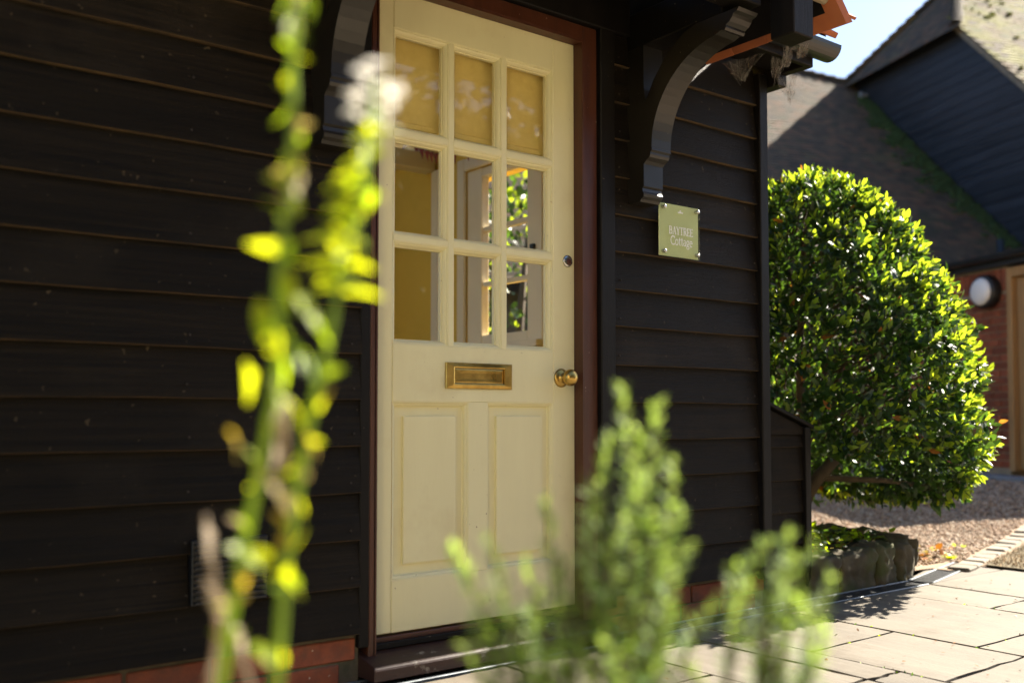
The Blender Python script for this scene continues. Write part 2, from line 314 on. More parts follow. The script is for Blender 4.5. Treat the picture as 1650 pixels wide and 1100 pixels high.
def leafcloud(name, base, dirs, normals, length, halfw, mi):
    """many leaves in one mesh"""
    n = len(base); d = dirs/np.linalg.norm(dirs, axis=1, keepdims=True)
    s = np.cross(normals, d); s /= np.linalg.norm(s, axis=1, keepdims=True)+1e-9; u = np.cross(d, s)
    V = base[:, None, :]+d[:, None, :]*(LV[None, :, 0, None]*length[:, None, None])+s[:, None, :]*(LV[None, :, 1, None]*halfw[:, None, None])+u[:, None, :]*(LV[None, :, 2, None]*length[:, None, None])
    F = (LF[None]+(np.arange(n)*8)[:, None, None]).reshape(-1, 3)
    return nmesh(name, V.reshape(-1, 3), F, np.repeat(mi, 8), True)
def basis(d, nrm, L, W):
    d = Vector(d).normalized(); s = Vector(nrm).cross(d)
    if s.length < 1e-4: s = Vector((0.3, 0.8, 0.1)).cross(d)
    s.normalize(); u = d.cross(s)
    return Matrix((( d.x*L, s.x*W, u.x*L, 0), (d.y*L, s.y*W, u.y*L, 0), (d.z*L, s.z*W, u.z*L, 0), (0, 0, 0, 1)))

# ================================================================== GROUND
def gz(x, y):
    t = min(1, max(0, (x*.894+y*.448-5.0)/4.4)); return 0.16*t*t*(3-2*t)
def sheet(name, xs, ys, zf, m, hole=None):
    V = [(x, y, zf(x, y)) for y in ys for x in xs]; nx = len(xs); F = []
    for j in range(len(ys)-1):
        for i in range(nx-1):
            if hole and hole((xs[i]+xs[i+1])/2, (ys[j]+ys[j+1])/2): continue
            F.append((j*nx+i, j*nx+i+1, (j+1)*nx+i+1, (j+1)*nx+i))
    o = obj(name, pyd(name, V, F, True), None, m); return tag(o, kind='structure')
gx = [-300, -80, -20, -6]+[i*.5 for i in range(-6, 41)]+[24, 30, 60, 120, 300]
gy = [-300, -80, -20, -8]+[i*.5 for i in range(-12, 41)]+[24, 30, 60, 120, 300]
sheet('ground', gx, gy, lambda x, y: gz(x, y)-0.045, 'joint')
def gravz(x, y): return gz(x, y)+0.004+0.006*math.sin(x*5.1+y*2.3)*math.sin(y*4.3-x*1.7)
sheet('gravel', [4.3+.1*i for i in range(60)]+[10.3+.5*i for i in range(20)]+[25, 40], [-6+.5*i for i in range(12)]+[.1*i for i in range(60)]+[6+.5*i for i in range(20)]+[20, 30],
      gravz, 'gravel', hole=lambda x, y: (x < 5.18 and y < -0.10+0.28*max(0, (x-4.46))) or (x < 4.95 and y < 0.12))

# paving: sandstone slabs, each one an object
pav = thing('paving', None, None)
pav['kind'] = 'structure'
def slab(x0, x1, y0, y1):
    j = 0.0065; n = 6
    bm = bmesh.new(); bmesh.ops.create_grid(bm, x_segments=n, y_segments=n, size=0.5)
    ph = random.uniform(0, 20)
    for v in bm.verts:
        ex = abs(abs(v.co.x)-.5) < 1e-4; ey = abs(abs(v.co.y)-.5) < 1e-4
        x = x0+j+(v.co.x+.5)*(x1-x0-2*j); y = y0+j+(v.co.y+.5)*(y1-y0-2*j)
        if ex: x += random.uniform(-.0055, .0055)
        if ey: y += random.uniform(-.0055, .0055)
        z = -0.0010+0.0006*math.sin(x*6+ph)*math.cos(y*5+ph) - (0.0012 if (ex or ey) else 0)
        v.co = (x, y, z)
    r = bmesh.ops.extrude_edge_only(bm, edges=[e for e in bm.edges if e.is_boundary])
    for v in [g for g in r['geom'] if isinstance(g, bmesh.types.BMVert)]: v.co.z = -0.042
    bmesh.ops.recalc_face_normals(bm, faces=bm.faces)
    me = bpy.data.meshes.new('slab'); bm.to_mesh(me); bm.free()
    dz = random.uniform(-.0015, .0015)
    obj('slab', me, pav, 'slab', Matrix.Translation((0, 0, dz)))
cols = [(-1.6, -.9), (-.9, -.3), (-.3, .35), (.35, .95), (.95, 1.55), (1.55, 1.95), (1.95, 2.39), (2.39, 2.72), (2.72, 2.885), (2.885, 3.39), (3.39, 4.105), (4.105, 4.465), (4.465, 5.18)]
cuts = {7: [-.275, -.92, -1.5, -2.1], 8: [-.93, -1.5], 9: [-.605, -1.08, -1.7], 10: [-.92, -1.35, -2.0], 11: [-.605, -1.2, -1.6], 12: [-.74, -1.3, -1.9], 6: [-.6, -1.1, -1.7], 5: [-.45, -.95, -1.6]}
for i, (a, b) in enumerate(cols):
    cy = cuts.get(i, [-.5-.17*(i % 3), -1.05-.1*(i % 4), -1.7]); y = -0.122
    if i >= 10: y = -0.135
    if i == 12: y = None
    seq = ([y] if y is not None else [-0.13])+cy+[-2.5, -3.1]
    for k in range(len(seq)-1): slab(a, b, seq[k+1], seq[k])
# wedge slab beside the angled drain and a strip behind it
def flat(name, poly, z0, z1, m, parent, bev=0.003): return prism(name, poly, 'z', z0, z1, m, parent, bev)
flat('slab', [(4.475, -.125), (5.17, -.125), (5.19, .015), ], -0.042, -0.002, 'slab', pav)
flat('slab', [(4.52, .012), (4.86, .015), (5.22, .165), (5.10, .185)], -0.042, -0.003, 'slab', pav)

# drain channel against the wall
def drain(name, label, length, mw, bars, width=0.11, n=None):
    t = bpy.data.objects.new(name, None); t.matrix_basis = mw; place(t); tag(t, label, 'drain', 'slotted drain channels along the cottage wall')
    box('channel_bottom', 0, length, -width+.004, -.004, -.040, -.030, 'void', t, 0, mw=mw)
    for y0, y1 in ((-.012, 0), (-width, -width+.012)): box('rail', 0, length, y0, y1, -.040, .003, 'galv', t, .002, mw=mw)
    me = bxm(-.007, .007, -width+.012, -.012, -.018, -.0005, .0015, 'bar'); me.materials.append(M['grate'])
    x = .012
    while x < length-.01:
        obj('bar', me, t, None, mw @ Matrix.Translation((x, 0, 0)) @ Matrix.Rotation(R(bars), 4, 'Z')); x += .0205
    return t
drain('drain_channel', 'black slotted drain channel running along the foot of the cottage wall', 2.95, Matrix.Translation((0.60, -.004, 0)), 0)
drain('drain_channel', 'short drain channel piece beside the low stone bed', 0.90, Matrix.Translation((3.555, -.022, 0)), 0, .118)
drain('drain_channel', 'sunlit angled drain channel piece at the paving corner', 0.76, Matrix.Translation((4.475, -.015, 0)) @ Matrix.Rotation(math.atan2(.17, .73), 4, 'Z'), 0, .122)
# soil of the planted bed at the photographer's feet, and the strip at the plinth
sheet('added_driveway', [-1.6+i for i in range(20)]+[20, 30], [-14, -12, -10, -8, -6, -5, -4, -3.11], lambda x, y: .0+(gz(x, y) if x > 5 else 0), 'bounce_drive')  # unseen pale ground added to bounce sunlight onto the door
sheet('added_lawn', [-30, -15, -10, -7, -5, -3, -1.61], [-14, -10, -7, -5, -3.11, -2, -1, -.2, 2, 6, 12], lambda x, y: 0, 'added_lawn')  # unseen dark ground added to keep bounce off the left wall
bedv = [(-.45, -2.35), (1.75, -2.35), (1.75, -1.38), (-.45, -1.38)]
tag(prism('flower_bed', bedv, 'z', -.04, .05, 'soil', None, .02), kind='structure')

# pale setts along the gravel edge, dry turf beside them
kb = thing('kerb', None, None); kb['kind'] = 'structure'
for i in range(15):
    a = R(14); c = Vector((5.02+.165*i, -.02+.045*i+.02, .0)); L = random.uniform(.150, .160)
    box('sett', -L/2, L/2, -.055, .055, -.05, .012+random.uniform(-.003, .003), 'sett', kb, .008, .004, Matrix.Translation(c+Vector((0, 0, gz(c.x, c.y)))) @ Matrix.Rotation(a+random.uniform(-.05, .05), 4, 'Z'))
sheet('verge', [5.19+.05*i for i in range(60)], [-.55+.025*i for i in range(48)], lambda x, y: gz(x, y)+.012, 'dryturf', hole=lambda x, y: y > -.03+.262*(x-5.19))

# ================================================================== COTTAGE
cot = thing('cottage', 'black weatherboarded cottage with a cream half-glazed door under a tiled canopy', 'cottage', (2.0, 1.4, 0))
E_, H_ = 0.1395, 0.145                      # board exposure, lowest board
XC = 3.353                                  # where boards meet the corner board
# wall core (plaster inside)
multibox('wall', [(-.1, 1.50, .03, .12, .06, 2.3), (-2.1, -1.9, .03, .12, .06, 2.3), (-1.9, -.1, .03, .12, .06, .92), (-1.9, -.1, .03, .12, 2.12, 2.3), (2.45, 3.38, .03, .12, .06, 2.3), (1.50, 2.45, .03, .12, 2.214, 2.3)], 'plaster', cot, 0)
multibox('wall_sheathing', [(-.1, 1.4785, .009, .029, .06, 2.3), (-2.1, -1.9, .009, .029, .06, 2.3), (-1.9, -.1, .009, .029, .06, .92), (-1.9, -.1, .009, .029, 2.12, 2.3), (2.53, 3.352, .009, .029, .06, 2.3)], 'timber', cot, 0)
WY0, WY1, WZ0, WZ1 = 1.17, 1.80, 1.17, 2.14   # gable window opening
multibox('gable_wall', [(3.15, 3.385, .125, WY0, .06, 2.3), (3.15, 3.205, WY1, 2.9, .06, 2.3), (3.2055, 3.385, WY1+.30, 2.9, .06, 2.3), (3.15, 3.385, WY0, WY1, .06, WZ0), (3.2055, 3.385, WY1+.0005, WY1+.2995, .06, WZ0), (3.15, 3.385, WY0, WY1, WZ1, 2.3), (3.2055, 3.385, WY1+.0005, WY1+.2995, WZ1, 2.3)], 'plaster', cot, 0)
multibox('back_wall', [(-2.1, -1.6, 2.9, 3.05, .06, 2.3), (1.8, 3.385, 2.9, 3.05, .06, 2.3), (-1.6, 1.8, 2.9, 3.05, .06, .6), (-1.6, 1.8, 2.9, 3.05, 2.2, 2.3)], 'ceiling', cot, 0)  # window opening added out of view to let skylight into the room
multibox('side_wall', [(-2.25, -2.1, .0, .8, .06, 2.3), (-2.25, -2.1, 2.2, 3.05, .06, 2.3), (-2.25, -2.1, .8, 2.2, .06, .9), (-2.25, -2.1, .8, 2.2, 2.1, 2.3)], 'ceiling', cot, 0)  # opening here also added, unseen, to brighten the room
box('room_floor', -2.1, 3.15, .13, 2.9, .04, .10, 'woodfloor', cot, 0)
multibox('ceiling', [(-2.2, 3.30, .125, 1.45, 2.302, 2.33), (-2.2, -.6, 1.451, 3.0, 2.302, 2.33), (3.05, 3.30, 1.451, 3.0, 2.302, 2.33)], 'ceiling', cot, 0)  # gap passes daylight from the opening added in the back slope
for y in (1.0, 2.15): box('ceiling_beam', -2.09, 3.14, y-.05, y+.05, 2.2, 2.30, 'ceiling', cot, .006)
# front boards, each one a part; a few butt joints
n_rows = 15
for r in range(n_rows):
    z = H_+r*E_+random.uniform(-.0015, .0015)
    segs = [(-2.25, 1.478)]
    if r == 5: segs = [(-2.25, 1.092), (1.094, 1.478)]
    elif r == 1: segs = [(-2.25, .958), (1.178, 1.478)]
    elif r % 4 == 3: segs = [(-2.25, -.3+.2*r*.1), (-.298+.2*r*.1, 1.478)]
    if r < 15:
        if .80 < z < 2.10: segs = [(-2.25, -1.9)]+[(max(a, -.1), b) for a, b in segs if b > -.1]
        for a, b in segs: board('weatherboard', a, b, z, E_, 'board', cot)
        board('weatherboard', 2.529, XC, z, E_, 'board', cot)
V, F = [], []
for r in range(15):
    z = H_+r*E_+.034; x = .15+random.uniform(0, .1)
    for a, b in ((-.05, 1.46), (2.545, 3.34)):
        xs = [a+.018]+[a+.02+(b-a-.04)*i/3 for i in (1, 2)]+[b-.012] if b < 2 else [a+.015, b-.012]
        for x in xs:
            for dz in (0,):
                cx_, cz_ = x+random.uniform(-.006, .006), z+random.uniform(-.006, .006); n_ = len(V); yv = -.0288+.0008
                for i in range(8): V.append((cx_+.0032*math.cos(i*.785), yv-.0015, cz_+.0032*math.sin(i*.785)))
                for i in range(8): V.append((cx_+.0036*math.cos(i*.785), yv+.004, cz_+.0036*math.sin(i*.785)))
                F.append(tuple(range(n_, n_+8))); F += [(n_+i, n_+8+i, n_+8+(i+1) % 8, n_+(i+1) % 8) for i in range(8)]
obj('nail_heads', pyd('nail_heads', V, F), cot, 'nail')['kind'] = 'stuff'
# boards on the gable end
for r in range(n_rows):
    z = H_+r*E_
    mw = Matrix.Translation((3.386, 0, 0)) @ Matrix.Rotation(R(90), 4, 'Z')
    if z+E_ > WZ0-.06 and z < WZ1: segs = [(.01, WY0-.05), (WY1+.32, 3.0)]
    else: segs = [(.01, 3.0)]
    if r < 15:
        for a, b in segs: board('weatherboard', a, b, z, E_, 'board', cot, mw=mw)
box('corner_board', XC+.001, 3.4075, -.046, .0085, .118, 2.235, 'timber', cot, .004)
fw = box('window', -1.899, -.101, -.03, .09, .921, .985, 'inwhite', cot, .003)  # front window out of view, added to light the room
box('frame', -1.899, -.101, -.03, .09, 2.06, 2.119, 'inwhite', fw, .003)
for x in (-1.899, -1.03, -.161): box('frame', x, x+.06, -.028, .088, .9855, 2.0595, 'inwhite', fw, .003)
for a, b in ((-1.838, -1.031), (-.969, -.162)): box('pane', a, b, .04, .044, .986, 2.059, 'glass', fw, 0)
# louvred air vent low in the left wall
vent = box('air_vent', .962, 1.176, -.040, .004, .288, .462, 'blackplastic', cot, .002)
for k in range(11): box('louvre', .968, 1.170, -.052, -.041, .292+k*.0155, .2985+k*.0155, 'blackplastic', vent, .001)
# plinth
multibox('plinth', [(-2.25, 1.488, .002, .10, -.04, .15), (2.47, 3.40, .002, .10, -.04, .15)], 'plinth', cot, 0)
bme = bxm(-.1075, .1075, -.010, .05, -.0325, .0325, .004, 'brick'); bme.materials.append(M['brick'])
for x0, x1 in ((-.6, 1.475), (2.53, 3.40)):
    x = x1-.1075
    k = 0
    while x > x0:
        obj('brick', bme, cot, None, Matrix.Translation((x, .002+random.uniform(-.003, .003), .099+random.uniform(-.002, .002))) @ Matrix.Rotation(random.uniform(-.012, .012), 4, 'Y')); x -= .2265
    x = x1-.06
    while x > x0:
        obj('brick', bme, cot, None, Matrix.Translation((x-.1, .006, .026))); x -= .2265
# dark timbers and brown frame round the door
box('door_post', 2.456, 2.528, -.036, .05, .10, 2.235, 'timber', cot, .004)
box('door_post', 1.479, 1.5125, -.020, .05, .10, 2.235, 'timber', cot, .003)
box('lintel', 1.415, 2.605, -.040, .028, 2.2132, 2.36, 'timber', cot, .004)
fr = box('door_frame', 2.387, 2.4545, -.016, .10, .055, 2.212, 'frame', cot, .003)
box('jamb', 1.5135, 1.5335, -.016, .10, .055, 2.212, 'frame', fr, .003)
box('head', 1.5345, 2.386, -.016, .10, 2.156, 2.212, 'frame', fr, .003)
ring('bead', 1.5335, 2.387, -.5, 2.156, [(0, -.0175), (.006, -.0175), (.006, .028)], 'frame', fr)
# sill / threshold with a worn front edge
prism('sill', [(-.098, .012), (-.100, .048), (-.092, .056), (.02, .078), (.10, .078), (.10, .012)], 'x', 1.488, 2.475, 'sill', cot, .003)
box('weather_bar', 1.536, 2.385, .006, .022, .079, .098, 'timber', cot, .002)
box('threshold_strip', 1.536, 2.385, .024, .10, .079, .112, 'frame', cot, .002)

# ------------------------------------------------------------------ the door
DX0, DX1, DZ0, DZ1, DY, DB = 1.5375, 2.3835, .119, 2.152, .030, .074
GX0, GX1, GZ0, GZ1 = 1.62, 2.282, 1.022, 2.035
door = box('door', DX0, GX0-.0005, DY, DB, DZ0, DZ1, 'cream', cot, .003)     # hanging stile carries the rest
door['label'] = 'cream painted door with nine panes above two raised panels'
box('stile', GX1+.0005, DX1, DY, DB, DZ0, DZ1, 'cream', door, .003)
box('top_rail', GX0, GX1, DY, DB, GZ1, DZ1, 'cream', door, .0015)
box('lock_rail', GX0, GX1, DY, DB, .840, GZ0, 'cream', door, .0015)
box('bottom_rail', GX0, GX1, DY, DB, DZ0, .280, 'cream', door, .0015)
box('middle_stile', 1.914, 1.990, DY, DB, .2805, .8395, 'cream', door, .0015)
cx = [GX0, GX0+(GX1-GX0)/3, GX0+2*(GX1-GX0)/3, GX1]; cz = [GZ0, GZ0+(GZ1-GZ0)/3, GZ0+2*(GZ1-GZ0)/3, GZ1]
hb = .0085
for x in cx[1:3]: box('glazing_bar', x-hb, x+hb, DY+.0005, DB, GZ0+.0005, GZ1-.0005, 'cream', door, .001)
for z in cz[1:3]:
    for i in range(3): box('glazing_bar', cx[i]+(hb if i else 0)+.0003, cx[i+1]-(hb if i < 2 else 0)-.0003, DY+.0005, DB, z-hb, z+hb, 'cream', door, .001)
for i in range(3):
    for j in range(3):
        a, b = cx[i]+(hb if i else 0), cx[i+1]-(hb if i < 2 else 0); c, d = cz[j]+(hb if j else 0), cz[j+1]-(hb if j < 2 else 0)
        ring('glazing_bead', a, b, c, d, [(0, DY+.0022), (.0035, DY+.0022), (.0045, DY+.006), (.009, DY+.008), (.014, DY+.015), (.0145, DY+.021), (.0175, DY+.022), (.0175, DY+.036)], 'cream', door)
        box('pane', a+.013, b-.013, .0525, .0560, c+.013, d-.013, 'glass', door, 0)
for a, b in ((GX0, 1.914), (1.990, GX1)):
    ring('panel_moulding', a, b, .280, .840, [(0, DY+.0015), (.003, DY+.0015), (.005, DY+.006), (.011, DY+.009), (.013, DY+.019), (.016, DY+.021)], 'cream', door)
    V, F = [], []
    for d, y in ((.012, DY+.021), (.046, DY+.0185), (.0465, DY+.009), (.051, DY+.008)):
        V += [(a+d, y, .280+d), (b-d, y, .280+d), (b-d, y, .840-d), (a+d, y, .840-d)]
    for i in range(3):
        for s in range(4): F.append((i*4+s, i*4+(s+1) % 4, (i+1)*4+(s+1) % 4, (i+1)*4+s))
    F.append((12, 13, 14, 15)); obj('panel', pyd('panel', V, F), door, 'cream')
# letter plate, knob, lock
lx0, lx1, lz0, lz1 = 1.819, 2.092, .884, .970
def rectring(name, levels, m, parent, cap=False):
    V, F = [], []
    for dx, dz, y in levels: V += [(lx0+dx, y, lz0+dz), (lx1-dx, y, lz0+dz), (lx1-dx, y, lz1-dz), (lx0+dx, y, lz1-dz)]
    for i in range(len(levels)-1):
        for s_ in range(4): F.append((i*4+s_, i*4+(s_+1) % 4, (i+1)*4+(s_+1) % 4, (i+1)*4+s_))
    if cap: F.append(tuple(range(len(V)-4, len(V))))
    return obj(name, pyd(name, V, F), parent, m)
rectring('letter_plate', [(0, 0, DY), (0, 0, DY-.005), (.002, .002, DY-.0075), (.030, .013, DY-.0085), (.034, .017, DY-.0075), (.0355, .0185, DY-.001)], 'brass', door)
rectring('letter_flap', [(.037, .020, DY-.0002), (.037, .020, DY-.003), (.041, .024, DY-.0042), (.060, .034, DY-.0038)], 'brass', door, True)
kmw = Matrix.Translation((2.318, DY, .929)) @ Matrix.Rotation(R(90), 4, 'X')
kn = lathe('door_knob', [(.0335, 0), (.0335, .003), (.030, .007), (.022, .009), (.013, .012), (.0115, .026), (.016, .031), (.025, .037), (.0295, .047), (.029, .057), (.023, .066), (.013, .071), (.004, .072)], 'brass', door, kmw)
lathe('lock_cylinder', [(.0215, 0), (.0215, .004), (.019, .006), (.015, .0065)], 'chrome', door, Matrix.Translation((2.349, DY, 1.352)) @ Matrix.Rotation(R(90), 4, 'X'))
lathe('keyway', [(.0105, .0), (.0105, .0082), (.009, .009)], 'frame', door, Matrix.Translation((2.350, DY-.001, 1.349)) @ Matrix.Rotation(R(90), 4, 'X'))

# ------------------------------------------------------------------ gable window seen through the glass
gw = box('window', 3.152, 3.203, WY0+.001, WY0+.10, WZ0+.001, WZ1-.001, 'inwhite', cot, .004)
box('frame', 3.152, 3.203, WY1-.135, WY1-.001, WZ0+.001, WZ1-.001, 'inwhite', gw, .004)
box('frame', 3.154, 3.201, WY0+.101, WY1-.136, WZ1-.05, WZ1-.002, 'inwhite', gw, .004)
box('frame', 3.154, 3.201, WY0+.101, WY1-.136, WZ0+.002, WZ0+.055, 'inwhite', gw, .004)
for z in (1.50, 1.80): box('glazing_bar', 3.162, 3.199, WY0+.101, WY1-.136, z-.013, z+.013, 'inwhite', gw, .003)
for z0, z1 in ((WZ0+.056, 1.486), (1.514, 1.786), (1.814, WZ1-.051)): box('pane', 3.185, 3.189, WY0+.10, WY1-.135, z0, z1, 'glass', gw, 0)
box('sill', 3.08, 3.15, WY0-.06, WY1+.05, WZ0-.035, WZ0, 'inwhite', gw, .004)
for y0, y1, z0, z1 in ((WY1+.002, WY1+.07, WZ0-.03, WZ1+.07), (WY0-.05, WY0-.002, WZ0, WZ1+.07), (WY0-.001, WY1+.001, WZ1+.002, WZ1+.068)):
    box('architrave', 3.128, 3.1495, y0, y1, z0, z1, 'inwhite', gw, .005)
box('architrave', 3.120, 3.149, 2.04, 2.12, .10, 2.2, 'inwhite', cot, .004)
box('latch', 3.135, 3.151, WY0+.03, WY0+.06, 1.62, 1.66, 'blackplastic', gw, .002)
# roller blind behind the door glass
bl = thing('roller_blind', 'beige fabric roller blind behind the top row of door panes', 'blind', (1.95, .10, 1.73))
V, F = [], []
for i in range(13):
    x = 1.60+.70*i/12; V += [(x, .094+.003*math.sin(i*1.3), 1.752), (x, .094, 2.14)]
for i in range(12): F.append((2*i, 2*i+2, 2*i+3, 2*i+1))
obj('fabric', pyd('fabric', V, F, True), bl, 'blind')
box('bottom_bar', 1.60, 2.30, .088, .102, 1.735, 1.757, 'blind', bl, .003)
tube('roller', [(1.59, .115, 2.165), (2.31, .115, 2.165)], .02, 'blind', bl)
# bunting in the corner of the room
bt = thing('bunting', 'string of small red pennants hanging by the yellow room wall', 'bunting', (2.9, 1.9, 2.2))
pts = [(3.10, 2.30, 2.46), (3.02, 2.12, 2.385), (3.0, 1.98, 2.33), (2.98, 1.86, 2.285), (3.02, 1.74, 2.27), (3.1, 1.6, 2.29)]
pts = [(p[0], p[1], p[2]-.06) for p in pts]
tube('cord', pts, .002, 'redflag', bt, 5)
for i in range(1, 5):
    for q in (0, .5):
        p = Vector(pts[i]).lerp(Vector(pts[min(i+1, 5)]), q)
        obj('pennant', pyd('pennant', [p+Vector((0, -.025, 0)), p+Vector((0, .025, .006)), p+Vector((.01, 0, -.06)), p+Vector((.004, 0, -.03))], [(0, 1, 3), (1, 2, 3), (2, 0, 3)]), bt, 'redflag')

# ------------------------------------------------------------------ main roof of the cottage
def tileroof(name, origin, along, down, na, nd, inside, m, parent, tw=.168, gauge=.10, th=.013, length=.16, jit=.004, tilt=.09, kind='stuff'):
    """overlapping plain tiles: origin at top corner, along = course direction, down = slope direction (unit vectors)"""
    A = np.array(along, float); D = np.array(down, float); N = np.cross(D, A); N /= np.linalg.norm(N)
    if N[2] < 0: N = -N
    O = np.array(origin, float); V, F = [], []
    for j in range(nd):
        for i in range(na):
            a = (i+(.5 if j % 2 else 0))*tw; d = j*gauge
            if not inside(a+tw/2, d+gauge): continue
            h0 = .004+random.uniform(0, jit*.08); h1 = h0+length*tilt+random.uniform(0, jit*.15); d1 = d+length+random.uniform(-jit, jit); a0 = a+.0004; a1 = a+tw-.0004; sk = random.uniform(-jit, jit)*.6
            n = len(V)
            for aa, dd, hh in ((a0, d, h0), (a1, d, h0), (a1, d1+sk, h1), (a0, d1-sk, h1)):
                p = O+A*aa+D*dd+N*hh; V.append(p+N*th); V.append(p)
            F += [(n, n+2, n+4, n+6), (n+7, n+5, n+3, n+1), (n+4, n+5, n+7, n+6), (n+2, n+3, n+5, n+4), (n+6, n+7, n+1, n)]
    ms = m if isinstance(m, (list, tuple)) else [m]; mi = np.repeat(rng.integers(0, len(ms), len(F)//5), 5)
    o = obj(name, nmesh(name, np.array(V), np.array(F), mi), parent, list(ms))
    if kind: o['kind'] = kind
    return o
RX0, RX1 = -2.5, 3.49
s45 = math.sqrt(.5)
# decks: front slope, back slope (closed slabs), eaves
prism('roof_deck', [(-.30, 2.335), (1.45, 4.085), (1.45, 4.16), (-.30, 2.385)], 'x', RX0, RX1-.03, 'timber', cot)
for a, b in ((RX0, -.6), (2.9, RX1-.03)): prism('roof_deck', [(1.452, 4.085), (3.25, 2.335), (3.25, 2.385), (1.452, 4.16)], 'x', a, b, 'ceiling', cot)
prism('roof_deck', [(1.452, 4.085), (1.9, 3.65), (1.9, 3.72), (1.452, 4.16)], 'x', -.599, 2.899, 'ceiling', cot)
rl = prism('added_roof_light', [(2.85, 2.725), (3.25, 2.335), (3.25, 2.385), (2.85, 2.79)], 'x', -.599, 2.899, 'ceiling', cot)  # unseen glazed opening in the back slope, added to brighten the room
prism('pane', [(1.901, 3.66), (2.849, 2.735), (2.849, 2.740), (1.901, 3.665)], 'x', -.595, 2.895, 'glass', rl)
prism('attic_lining', [(.06, 2.335), (2.9, 2.335), (1.45, 3.97)], 'x', 3.33, 3.359, 'ceiling', cot)
prism('gable_boarding', [(.0, 2.301), (2.95, 2.301), (1.45, 4.03)], 'x', 3.36, 3.40, 'board', cot)
tileroof('roof_tiles', (RX0, 1.43, 4.165), (1, 0, 0), (0, -s45, -s45), 36, 25, lambda a, d: not (3.0 < a < 6.0 and d > 1.6), 'clay', cot)
for a, b in ((RX0, .97), (3.062, 3.4195)): box('fascia', a, b, -.262, -.236, 2.215, 2.345, 'timber', cot, .003)
for a, b in ((RX0, .97), (3.062, 3.408)): box('soffit', a, b, -.235, -.0475, 2.256, 2.272, 'timber', cot, .002)
# verge foot at the corner (boxed eaves end) and barge board up the gable
box('eaves_end', 3.4085, 3.47, -.098, .06, 2.182, 2.34, 'timber', cot, .003)
box('eaves_end', 3.42, 3.464, -.235, -.099, 2.228, 2.34, 'timber', cot, .003)
prism('barge_board', [(-.10, 2.26), (1.45, 3.95), (1.45, 4.10), (-.10, 2.40)], 'x', 3.471, 3.492, 'timber', cot)
# gutter: half round, running along the eaves
gp = [(-.285+.055*math.cos(t), 2.312-.055*math.sin(t)-.012) for t in [R(a) for a in range(0, 181, 15)]]
gi = [(-.285+.050*math.cos(t), 2.312-.050*math.sin(t)-.012) for t in [R(a) for a in range(180, -1, -15)]]
prism('gutter', gp+gi, 'x', 3.06, 3.50, 'gutter', cot)
prism('gutter_end', gp, 'x', 3.5005, 3.508, 'gutter', cot)
prism('gutter', gp+gi, 'x', RX0, .96, 'gutter', cot)
tme = bxm(-.082, .082, -.10, .10, -.012, .012, .003, 'roof_tile'); tme.materials.append(M['clay'])
for k in range(3):
    for j in range(2):
        obj('roof_tile', tme, cot, None, Matrix.Translation((3.415-.168*k-.08*j, -.250+.075*j, 2.400+.07*j)) @ Matrix.Rotation(R(38), 4, 'X'))

# ------------------------------------------------------------------ canopy over the door
can = box('canopy', 1.312, 2.708, -.565, -.475, 2.185, 2.30, 'timber', cot, .004)        # front tie beam carries the rest
for X0 in (1.31, 2.61):
    box('arm', X0+.001, X0+.099, -.474, -.001, 2.166, 2.30, 'timber', can, .004)
    # bracket: wall post with moulded foot, curved brace, moulded end under the arm
    prof = [(-.004, 1.585), (-.080, 1.585), (-.086, 1.594), (-.098, 1.602), (-.100, 1.612), (-.094, 1.622), (-.092, 1.634), (-.100, 1.640), (-.100, 1.722), (-.112, 1.732), (-.130, 1.742), (-.134, 1.752), (-.134, 1.760), (-.142, 1.766), (-.142, 1.774)]
    cv = []
    for i in range(1, 17):
        t = R(180-90*i/16*1.0); cv.append((-.480+.340*math.cos(R(90*i/16))-.0, 1.776+.325*math.sin(R(90*i/16))))
    prof += [(-.480+.340*math.cos(R(90*i/16)), 1.776+.325*math.sin(R(90*i/16))) for i in range(0, 16)]
    prof += [(-.470, 2.108), (-.486, 2.104), (-.492, 2.112), (-.492, 2.120), (-.508, 2.128), (-.520, 2.140), (-.524, 2.150), (-.540, 2.155), (-.548, 2.165)]
    prof += [(-.36, 2.1655), (-.30, 2.15), (-.22, 2.10), (-.15, 2.02), (-.110, 1.95), (-.102, 2.0), (-.101, 2.1655), (-.004, 2.1655)]
    prism('bracket', prof, 'x', X0, X0+.10, 'bracket', can, 0)
